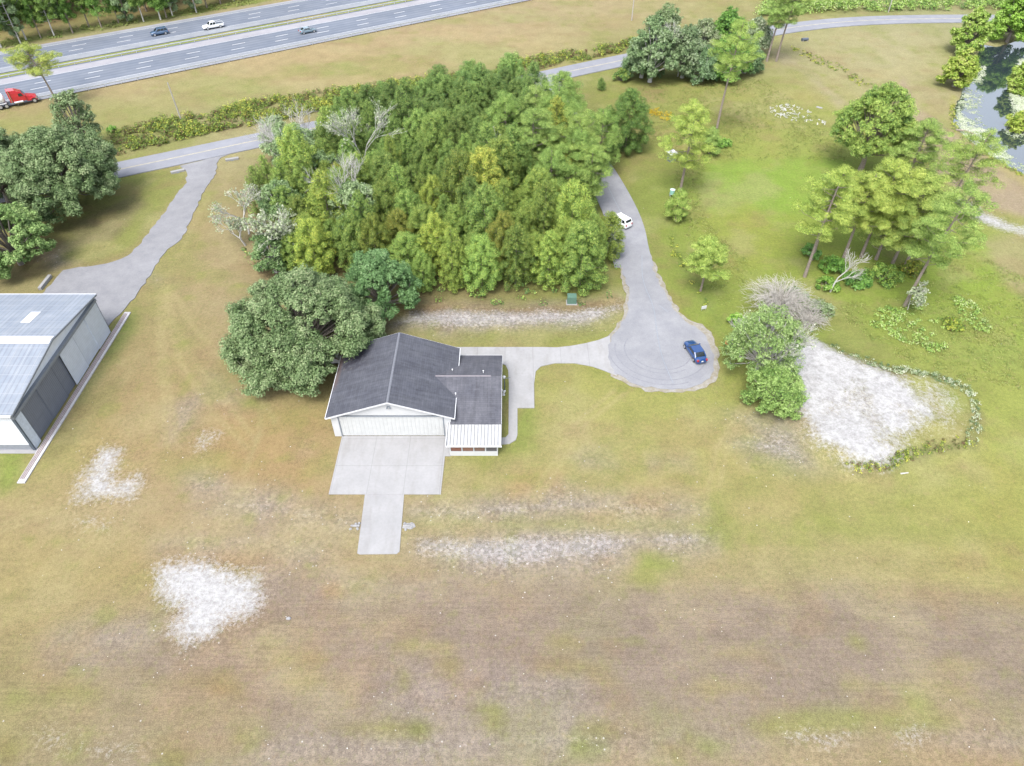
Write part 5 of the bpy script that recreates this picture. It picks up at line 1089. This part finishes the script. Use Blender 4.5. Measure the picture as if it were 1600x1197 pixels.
plant('shrub', 'small bright shrub beside the left wall of the house below the oak', 'shrub', G(492, 598), bush(7, 1.0, 1.1, 'hardwood', .2, 18), parts=('foliage', 'stems'))
# mossy and bare hardwoods on the stand's left side
def mossy(seed, u, v, h, H, label, leafy=1.2, mat='pale_bark', lm='mossy', depth=5, spread=.5, kids=3, color=(1, 1, 1), r0=.2, cat='tree', name='mossy_tree'):
    return plant(name, label, cat, at(u, v, h), bare_tree(seed, H, spread, depth, mat, r0, (R.uniform(-.1, .1), R.uniform(-.1, .1)), kids, leafy, lm), R.uniform(0, 6), parts=('foliage', 'branches'), color=color)
plant('mossy_oak', 'tall grey green mossy hardwood at the road side corner of the pine stand', 'tree', at(462, 242, 6), broadleaf(21, 12.5, 5.6, mat='mossy', nlobes=40, dens=.55, bmat='pale_bark', tint=.35, leaf=.3, lobe=(1.0, 1.8)), color=(.86, .98, .82))
mossy(22, 448, 225, 7, 16, 'bare lichened tree tangled in the mossy hardwood at the stand corner', 0, depth=5, spread=.55)
mossy(23, 570, 268, 2, 18, 'pale bare tree with white limbs standing inside the pine stand near the road', .35, depth=5, spread=.42)
plant('mossy_oak', 'pale mossy hardwood with grey foliage in the left middle of the pine stand', 'tree', at(555, 330, 6), broadleaf(24, 11.5, 5.0, mat='mossy', nlobes=34, dens=.6, bmat='pale_bark', tint=.4, leaf=.28, lobe=(1.0, 1.7)), color=(.9, 1, .85))
mossy(25, 572, 345, 2, 17, 'bare grey limbed tree poking above the mossy hardwood inside the stand', 0, depth=5, spread=.5)
mossy(26, 412, 385, 2, 13.5, 'lichened bare tree at the left edge of the pine stand above the great oak', .7, depth=5, spread=.62)
mossy(27, 385, 350, 2, 11, 'pale leafless tree leaning out of the left edge of the pine stand', .25, depth=5, spread=.62)
mossy(28, 500, 235, 3, 14, 'broken white dead tree beside the road corner of the stand', 0, 'dead_wood', depth=4)
plant('mossy_oak', 'grey green hardwood filling the left edge of the stand below the mossy corner', 'tree', at(440, 320, 4), broadleaf(29, 9, 4.4, mat='mossy', nlobes=28, dens=.55, bmat='pale_bark', tint=.3, leaf=.28, lobe=(.9, 1.6)), color=(.78, .92, .72))
plant('mossy_oak', 'silver green hardwood leaning over the road corner, outermost of the mossy trees', 'tree', at(432, 215, 5), broadleaf(201, 10, 4.2, mat='mossy', nlobes=26, dens=.4, bmat='pale_bark', tint=.5, leaf=.26, lobe=(.9, 1.5)), color=(.9, 1, .86))
plant('mossy_oak', 'olive hardwood behind the bare white tree near the top left of the stand', 'tree', at(505, 275, 4), broadleaf(202, 9.5, 4.2, mat='mossy', nlobes=28, dens=.6, bmat='pale_bark', tint=.25, leaf=.28, lobe=(.9, 1.6)), color=(.75, .9, .68))
mossy(203, 380, 372, 1.5, 7, 'outermost pale bare tree at the left edge of the pine stand', .25, depth=5, spread=.65)
mossy(204, 545, 215, 5, 12, 'grey limbed bare tree standing behind the road corner of the stand', .2, depth=5, spread=.45)
plant('mossy_oak', 'low olive tree filling the gap above the great oak', 'tree', at(425, 400, 3), broadleaf(205, 7.5, 4.0, mat='mossy', nlobes=26, dens=.7, bmat='pale_bark', tint=.25, leaf=.26, lobe=(.9, 1.5), low=.05), color=(.75, .92, .66))
mossy(30, 768, 300, 3, 15, 'small pale bare crown showing inside the middle of the pine stand', .5, depth=4, spread=.5)
# taller open pines at the right of the stand
plant('tall_pine', 'tall spreading pine above the right half of the pine stand', 'pine tree', at(832, 205, 12), tall_pine(31, 16, 5.0, .35, 1.1, nl=40, tint=.42), color=(.88, .96, .9))
plant('tall_pine', 'open crowned pine over the bend where the side street meets the stand', 'pine tree', at(905, 212, 11), tall_pine(32, 15, 5.2, .35, 1.1, nl=40, tint=.42), color=(.9, .96, .85))
plant('tall_pine', 'pine with a grey crown at the far right corner of the stand by the road', 'pine tree', at(838, 158, 11), tall_pine(33, 14, 4.5, .35, .8, nl=30, tint=.5), color=(.9, .96, .95))
plant('tall_pine', 'shaggy pine leaning over the street from the right edge of the stand', 'pine tree', at(925, 265, 8), tall_pine(34, 12, 4.0, .3, 1.0, nl=30, tint=.45), color=(.88, .95, .85))
for sd_, u, v, hh, H, rad, lb in (
    (211, 872, 178, 10, 15, 5.4, 'bushy pine hiding the far end of the side street, nearest the frontage road'),
    (212, 905, 240, 9, 13.5, 4.6, 'pine crown spreading over the side street below the open crowned pine'),
    (213, 880, 140, 9, 12.5, 4.6, 'dark pine beside the frontage road at the back corner of the stand'),
    (214, 940, 205, 8, 12, 4.2, 'green pine crown between the stand and the dark cedar'),
    (215, 790, 175, 11, 14.5, 4.8, 'taller pine rising from the back middle of the stand'),
    (216, 862, 265, 9, 12.5, 4.6, 'broad soft pine inside the right part of the stand')):
    plant('tall_pine', lb, 'pine tree', at(u, v, hh), tall_pine(sd_, H, rad, .12, 1.0, nl=44, tint=.4, flat=.8), color=(.84, .96, .86))
for sd_, u, v, hh, H, rad, cc, lb in (
    (221, 1005, 95, 4, 9.5, 5.2, (.62, .78, .6), 'dark low tree at the left foot of the road side cluster'),
    (222, 1040, 45, 7, 13, 5.2, (.78, .86, .7), 'airy grey tree at the top of the road side cluster'),
    (223, 1100, 100, 4, 8.5, 5.0, (.55, .72, .58), 'dark ivy covered tree low in the middle of the road side cluster'),
    (224, 1100, 60, 4, 9, 5.0, (.85, .86, .78), 'twiggy grey tree across the road behind the cluster'),
    (225, 1168, 88, 4, 8.5, 4.4, (.6, .78, .6), 'green tree at the right foot of the road side cluster')):
    plant('roadside_tree', lb, 'tree', at(u, v, hh), broadleaf(sd_, H, rad, mat='mossy', nlobes=36, dens=.6, bmat='pale_bark', tint=.38, leaf=.34, lobe=(1.2, 2.2), low=.04), color=cc)
plant('dark_cedar', 'dense dark green conical cedar beside the street corner', 'cedar tree', at(982, 192, 6), (lambda: (lambda a: a)(young_pine(41, 12.5, 4.2, .03)))(), color=(.62, .72, .72), sc=(1.05, 1))
plant('round_bush', 'round dense bush on the field side of the frontage road', 'bush', G(970, 126), bush(42, 2.6, 3.2, 'young_pine', .34, 40, 1.2, .35), parts=('foliage', 'stems'))
plant('small_cedar', 'tiny cone shaped cedar near the round bush', 'cedar tree', G(940, 141), young_pine(43, 2.8, 1.1, .05), color=(.8, .85, .9))
# mossy cluster by the road at the top
for sd_, u, v, hh, H, rad, ml, lb, cc in (
    (51, 1022, 75, 8, 15, 6.4, 'mossy', 'big mossy grey green tree beside the frontage road, left of the road side cluster', (.72, .84, .7)),
    (52, 1072, 82, 6, 12, 5.6, 'mossy', 'grey shaggy tree in the middle of the road side cluster', (.66, .74, .66)),
    (53, 1140, 92, 5, 10.5, 5.8, 'hardwood', 'dark green tree at the right end of the road side cluster', (.6, .78, .66)),
    (54, 1140, 38, 7, 11, 4.5, 'hardwood', 'dark leafy tree behind the road side cluster across the road', (.6, .78, .62)),
    (55, 1178, 60, 4, 9, 5.0, 'mossy', 'pale silvery hardwood between the cluster and the leaning pines', (.95, .95, .98))):
    plant('roadside_tree', lb, 'tree', at(u, v, hh), broadleaf(sd_, H, rad, mat=ml, nlobes=38, dens=.6, bmat='pale_bark', tint=.38, leaf=.42, lobe=(1.3, 2.3)), color=cc)
mossy(56, 1045, 60, 8, 15, 'tall bare mossy limbs rising from the road side cluster', .3, depth=5, spread=.5)
mossy(57, 1062, 100, 3, 10, 'bare pale tree in front of the road side cluster', .2, depth=5, spread=.6)
for sd_, u, v, H, rad, bs_, lb, cc in (
    (61, 1118, 214, 23, 5.0, .56, 'tall lone pine with a bare grey trunk in front of the road side cluster', (.92, 1, .85)),
    (62, 1063, 302, 17.5, 5.2, .30, 'yellow green pine with straggling limbs left of the mowed field', (1.08, 1.08, .85)),
    (63, 1198, 96, 18, 5.0, .45, 'leaning pine at the road beside the pale field, left of the pair', (.8, .92, .85)),
    (64, 1212, 96, 22, 4.6, .5, 'leaning pine at the road beside the pale field, right of the pair', (.85, .95, .9)),
    (65, 1256, 432, 19, 4.6, .42, 'tall pine with a long pale trunk left of the big pine cluster', (1.05, 1.06, .8)),
    (66, 1268, 405, 15.5, 3.6, .5, 'dark trunked pine just behind the long pale trunk', (.95, 1.02, .85)),
    (67, 1318, 405, 15.5, 5.2, .40, 'yellow green pine on the near side of the big cluster', (1.1, 1.08, .85)),
    (68, 1346, 402, 17, 6.0, .40, 'broadest bright pine in the middle of the big cluster', (1.12, 1.1, .85)),
    (69, 1395, 412, 16, 5.4, .38, 'pine with a straight trunk right of the middle of the cluster', (1.0, 1.03, .85)),
    (70, 1412, 418, 13.5, 4.8, .3, 'lower pine filling the right centre of the cluster', (.95, 1, .9)),
    (71, 1412, 478, 20.5, 5.2, .40, 'leaning dark pine at the right side of the cluster', (.85, .95, .85)),
    (72, 1368, 405, 12, 5.0, .2, 'soft green pine low in the back of the cluster', (1.05, 1.05, .9)),
    
    (74, 1412, 292, 13, 5.6, .2, 'shaggy pine at the right flank of the great rounded pine', (.85, .95, .85)),
    (75, 1466, 352, 17, 5.0, .45, 'sparse pine with a dark leaning trunk near the sandy track', (.88, .95, .8)),
    (76, 1094, 455, 9.8, 3.4, .32, 'small lone pine in the verge of the turning circle', (1.0, 1.05, .85)),
    (77, 92, 168, 13.5, 5.0, .55, 'flat topped pine standing before the highway at the upper left', (1.1, 1.02, .85)),
    (78, 1055, 345, 6.0, 2.2, .1, 'small dense pine below the straggling yellow green pine', (.9, .98, .8)),
    (79, 1108, 240, 5.0, 2.6, .05, 'bushy dark young pine at the foot of the lone pine', (.78, .9, .8))):
    x, y = G(u, v)
    hi = {73: 62, 68: 46, 67: 40, 74: 40}.get(sd_, 34)
    plant('tall_pine', lb, 'pine tree', (x, y), tall_pine(sd_, H, rad, bs_, 1.0 if sd_ not in (75, 61, 77, 65) else .8, nl=hi if H > 8 else 20, tint=.52, lean={71: (1.8, -.8), 75: (1.5, .4), 63: (1.2, 0), 64: (2.4, .4), 61: (.8, .2), 77: (-1.6, 0), 65: (1.0, .4)}.get(sd_, (0, 0)), tr=.16 if H < 10 else .25), color=cc, sc=(1, 1))
plant('round_pine', 'great rounded pine standing behind the big cluster', 'pine tree', at(1372, 190, 10), broadleaf(73, 17, 8.4, 7.6, mat='tall_pine', nlobes=64, tint=.42, leaf=.26, dens=.8, bmat='bark', low=.22, lobe=(1.3, 2.2)), color=(.86, .94, .76))
# thicket and dead things around the cluster
for sd_, u, v, rx, h, mt, lb, cc in (
    (81, 1265, 400, 1.7, 2.6, 'hardwood', 'round dark bush behind the long pale pine trunk', (.5, .72, .62)),
    (82, 1300, 420, 2.4, 2.6, 'hardwood', 'dark thicket at the left foot of the pine cluster', (.52, .72, .5)),
    (83, 1292, 450, 2.0, 2.0, 'hardwood', 'green thicket below the dead white tree', (.7, .85, .55)),
    (84, 1336, 440, 2.6, 1.8, 'hardwood', 'low dark bush right of the dead white tree', (.55, .75, .6)),
    (85, 1378, 435, 3.2, 2.6, 'young_pine', 'dark brushy clump beneath the right part of the cluster', (.8, .9, .75)),
    (86, 1425, 425, 2.2, 2.2, 'brush', 'brush with rusty leaves beside the leaning dark pine', (.9, .85, .7)),
    (87, 1275, 490, 2.6, 2.6, 'mossy', 'grey green thicket between the bare shrub and the sand mound', (.66, .74, .6)),
    (88, 1240, 470, 2.2, 2.4, 'hardwood', 'dark green bush under the bare grey shrub', (.5, .68, .5)),
    (89, 1060, 338, 1.4, 1.6, 'hardwood', 'round bush at the foot of the straggling pine', (.7, .85, .6)),
    (90, 1130, 228, 1.8, 1.8, 'hardwood', 'bush in the field right of the lone pine foot', (.8, .95, .7)),
    (91, 176, 205, 1.2, 1.3, 'hardwood', 'small lone bush in the tan verge left of the pole', (.7, .9, .6)),
    (92, 1488, 510, 1.6, 1.3, 'brush', 'ragged brush in the field right of the leafy weeds', (1, 1, .9)),
    (93, 1150, 508, 1.6, 2.4, 'hardwood', 'leafy shrub at the street side of the mossy tree', (.85, 1, .65))):
    plant('shrub', lb, 'shrub', G(u, v), bush(sd_, rx, h, mt, .30, 34, 1.2, .5), parts=('foliage', 'stems'), color=cc)
def twig_shrub(seed, rad, h, n):
    r = random.Random(seed); mb = MB()
    for i in range(n):
        a = r.uniform(0, 6.283); q = rad*math.sqrt(r.uniform(.12, 1)); top = h*r.uniform(.55, 1.05)*(1.15-.5*q/rad); cx, cy = r.uniform(-.5, .5), r.uniform(-.5, .5)
        P_ = []
        for k in range(6):
            t = k/5; P_.append((cx+q*math.cos(a)*t**1.1+r.uniform(-.12, .12)*t*2, cy+q*math.sin(a)*t**1.1+r.uniform(-.12, .12)*t*2, top*math.sin(min(1.0, t*1.0)*2.1)/1.0*.95))
        mb.chain(P_, [.05, .04, .032, .026, .02, .012], 3)
        for _ in range(5):
            k = r.randrange(2, 6); p = P_[k]; L_ = r.uniform(.4, 1.3); b = a+r.gauss(0, .8); d = (math.cos(b)*L_, math.sin(b)*L_, r.uniform(-.5, .6))
            mb.chain([p, (p[0]+d[0]*.5, p[1]+d[1]*.5, p[2]+d[2]*.5+.08), (p[0]+d[0], p[1]+d[1], p[2]+d[2])], [.018, .014, .008], 3)
    return mesh_of(mb, 'branches', M['twig'])
M['twig'] = plain('grey tan twigs', (.38, .36, .33), .9, var=.25, scale=3)
plant('bare_shrub', 'large leafless grey shrub of fine arching twigs behind the mossy tree', 'shrub', G(1212, 492), (twig_shrub(95, 5.4, 6.2, 360),), parts=('branches',))
plant('bare_shrub', 'smaller leafless twiggy shrub leaning towards the thicket by the sand', 'shrub', G(1262, 505), (twig_shrub(96, 3.0, 2.4, 130),), parts=('branches',))
lv, bm_ = bare_tree(97, 8.6, .55, 4, 'dead_wood', .15, (.25, 0), 3, 0, thin=.03, first=.32)
plant('dead_tree', 'bleached white dead tree in front of the pine cluster', 'tree', G(1297, 456), (bm_,), parts=('branches',))
plant('lichen_tree', 'silver lichened sapling at the foot of the leaning dark pine', 'tree', G(1418, 484), bare_tree(98, 5.5, .6, 5, 'dead_wood', .08, (0, 0), 3, .35, 'mossy', thin=.02), parts=('foliage', 'branches'))
# mossy tree beside the turning circle
plant('mossy_tree', 'leafy mossy hardwood between the turning circle and the white sand mound', 'tree', at(1196, 535, 5.5), broadleaf(99, 11, 6.2, 5.8, mat='mossy', nlobes=54, dens=.36, bmat='dead_wood', tint=.42, leaf=.22, lobe=(.9, 1.9), low=.08, tr=.3), color=(.80, .96, .56))
mossy(101, 1200, 580, 2, 10.5, 'bare lichened limbs rising through the mossy hardwood', .15, depth=5, spread=.5)
mossy(102, 1182, 550, 2, 10, 'bare white limbs at the upper side of the mossy hardwood', .15, depth=5, spread=.6)
plant('leafy_tree', 'fresh green leafy tree at the lower end of the mossy hardwood beside the sand', 'tree', at(1212, 606, 3.2), broadleaf(103, 6.4, 4.3, mat='mossy', nlobes=40, dens=.6, tint=.35, leaf=.20, lobe=(.8, 1.5), low=.05, tr=.2), color=(.80, 1.0, .48))
# pond trees
plant('cypress', 'yellow green cypress at the head of the pond', 'tree', at(1518, 52, 5), broadleaf(105, 11, 5.2, mat='hardwood', nlobes=34, dens=.9, tint=.6, leaf=.42, lobe=(1.2, 2.0), low=.05), color=(.95, .96, .72))
plant('cypress', 'rounded yellow green cypress leaning over the pond edge', 'tree', at(1500, 112, 3.5), broadleaf(106, 8.5, 4.4, mat='hardwood', nlobes=32, dens=1, tint=.6, leaf=.40, lobe=(1.1, 1.9), low=.03), color=(1.0, .93, .6))
plant('cypress', 'tall bright tree at the upper right corner above the pond', 'tree', at(1590, 28, 6), broadleaf(107, 13, 6.5, mat='hardwood', nlobes=40, dens=.9, tint=.55, leaf=.45, lobe=(1.4, 2.4), low=.05), color=(.85, 1, .6))
plant('cypress', 'bushy tree on the far bank at the right edge of the view', 'tree', at(1604, 118, 3), broadleaf(108, 7.5, 4.2, mat='hardwood', nlobes=30, dens=1, tint=.6, leaf=.40, lobe=(1.1, 1.8), low=.03), color=(.95, .93, .65))
plant('cypress', 'low yellow bush on the far bank of the pond at the right edge', 'shrub', at(1600, 185, 2), broadleaf(109, 5, 3.4, mat='hardwood', nlobes=22, dens=1, tint=.6, leaf=.36, lobe=(.9, 1.5), low=.03), color=(1.05, .95, .6))
for q, (u, v) in enumerate(((1655, 60), (1690, 110), (1680, 20), (1640, -20), (1540, -60), (1600, -70), (1480, -70))):
    plant('pond_tree', 'tree on the far side of the pond beyond the view, %s along the bank' % ('first', 'second', 'third', 'fourth', 'fifth', 'sixth', 'seventh')[q], 'tree', G(u, v), tall_pine(120+q, 17, 5, .35, .9, nl=30), color=(.8, .9, .8)) if q < 3 else None
# forest beyond the highway: tall trunks with narrow crowns
rf_ = random.Random(12); FT = [(tall_pine(130+i, 19+i % 3*2, 3.4+(i % 2)*.9, .26-.1*(i % 3), .55, nl=40, leaf=.42, mat=('tall_pine', 'hardwood', 'mossy')[i % 3], bmat=('bark', 'pale_bark')[i % 2], tr=.2, tint=.4, flat=1.0)) for i in range(6)]
front = [(30, 68), (40, 62), (90, 58), (118, 52), (145, 43), (225, 34), (250, 31), (265, 28), (275, 26), (302, 20), (325, 12), (345, 6), (185, 38), (65, 60), (5, 74), (160, 46), (205, 36), (365, 2)]
n_ = 0
for i, (u, v) in enumerate(front):
    x, y = G(u, v); k = rf_.uniform(.8, 1)
    o = plant('forest_tree', 'slim tall tree at the front of the forest beyond the highway', 'tree', (x+rf_.uniform(-1, 1), y), FT[rf_.randrange(6)], rf_.uniform(0, 6), (rf_.uniform(.75, 1.05), rf_.uniform(.8, 1.1)), (k*.72, k*.85, k*.7), 'forest trees beyond the highway')
scatter_brush('forest_undergrowth', 'dark leafy undergrowth between the forest trunks beyond the highway', [[hw(-90, 58), hw(60, 54), hw(60, 95), hw(-90, 110)]], 1500, 'hardwood', (1, 3.5), (.4, .7), 19, 26, (.15, .15), (1, 2))
bpy.data.objects['forest_undergrowth'].color = (.5, .6, .5, 1)
for i in range(100):
    s = rf_.uniform(-85, 62); off = rf_.uniform(54, 100); x, y = hw(s, off)
    if i >= 95 or y < 175: continue
    k = rf_.uniform(.75, 1); plant('forest_tree', 'tall tree deeper in the forest beyond the highway', 'tree', (x, y), FT[rf_.randrange(6)], rf_.uniform(0, 6), (rf_.uniform(.9, 1.25), rf_.uniform(.8, 1.1)), (k*.6, k*.74, k*.62), 'deeper forest trees beyond the highway')
scatter_brush('forest_edge_grass', 'bright weeds along the forest edge beyond the highway', [[hw(-85, 43.5), hw(70, 43.5), hw(70, 50), hw(-85, 50)]], 500, 'grassblade', (.3, .9), (.35, .6), 18, 16, (.3, .2), (.7, 1.3))
# fresh tufts scattered in the lawns and loose shells on bare soil
def specks(name, label, polys, n, seed, mat, size):
    g = np.random.default_rng(seed); C = []
    for poly in polys:
        a = np.array(poly); P_ = g.uniform(a.min(0), a.max(0), (n*4, 2)); P_ = P_[sdist(P_[:, 0], P_[:, 1], poly) > 0][:n]; C.append(P_)
    C = np.vstack(C); C = np.hstack([C, np.full((len(C), 1), .04)])
    me = leaf_mesh(name, C, g.uniform(*size, len(C)), g.random(len(C)), M[mat], .7, 2.0, seed); return tag(link(name, me), label, None, None, 'stuff')
specks('shell_fragments', 'scattered white shell fragments on the worn field', [GP([(0, 620), (340, 560), (480, 700), (700, 780), (1250, 700), (1600, 720), (1600, 1197), (0, 1197)])], 150, 21, 'bloom', (.05, .16))
print('objects', len(bpy.data.objects))
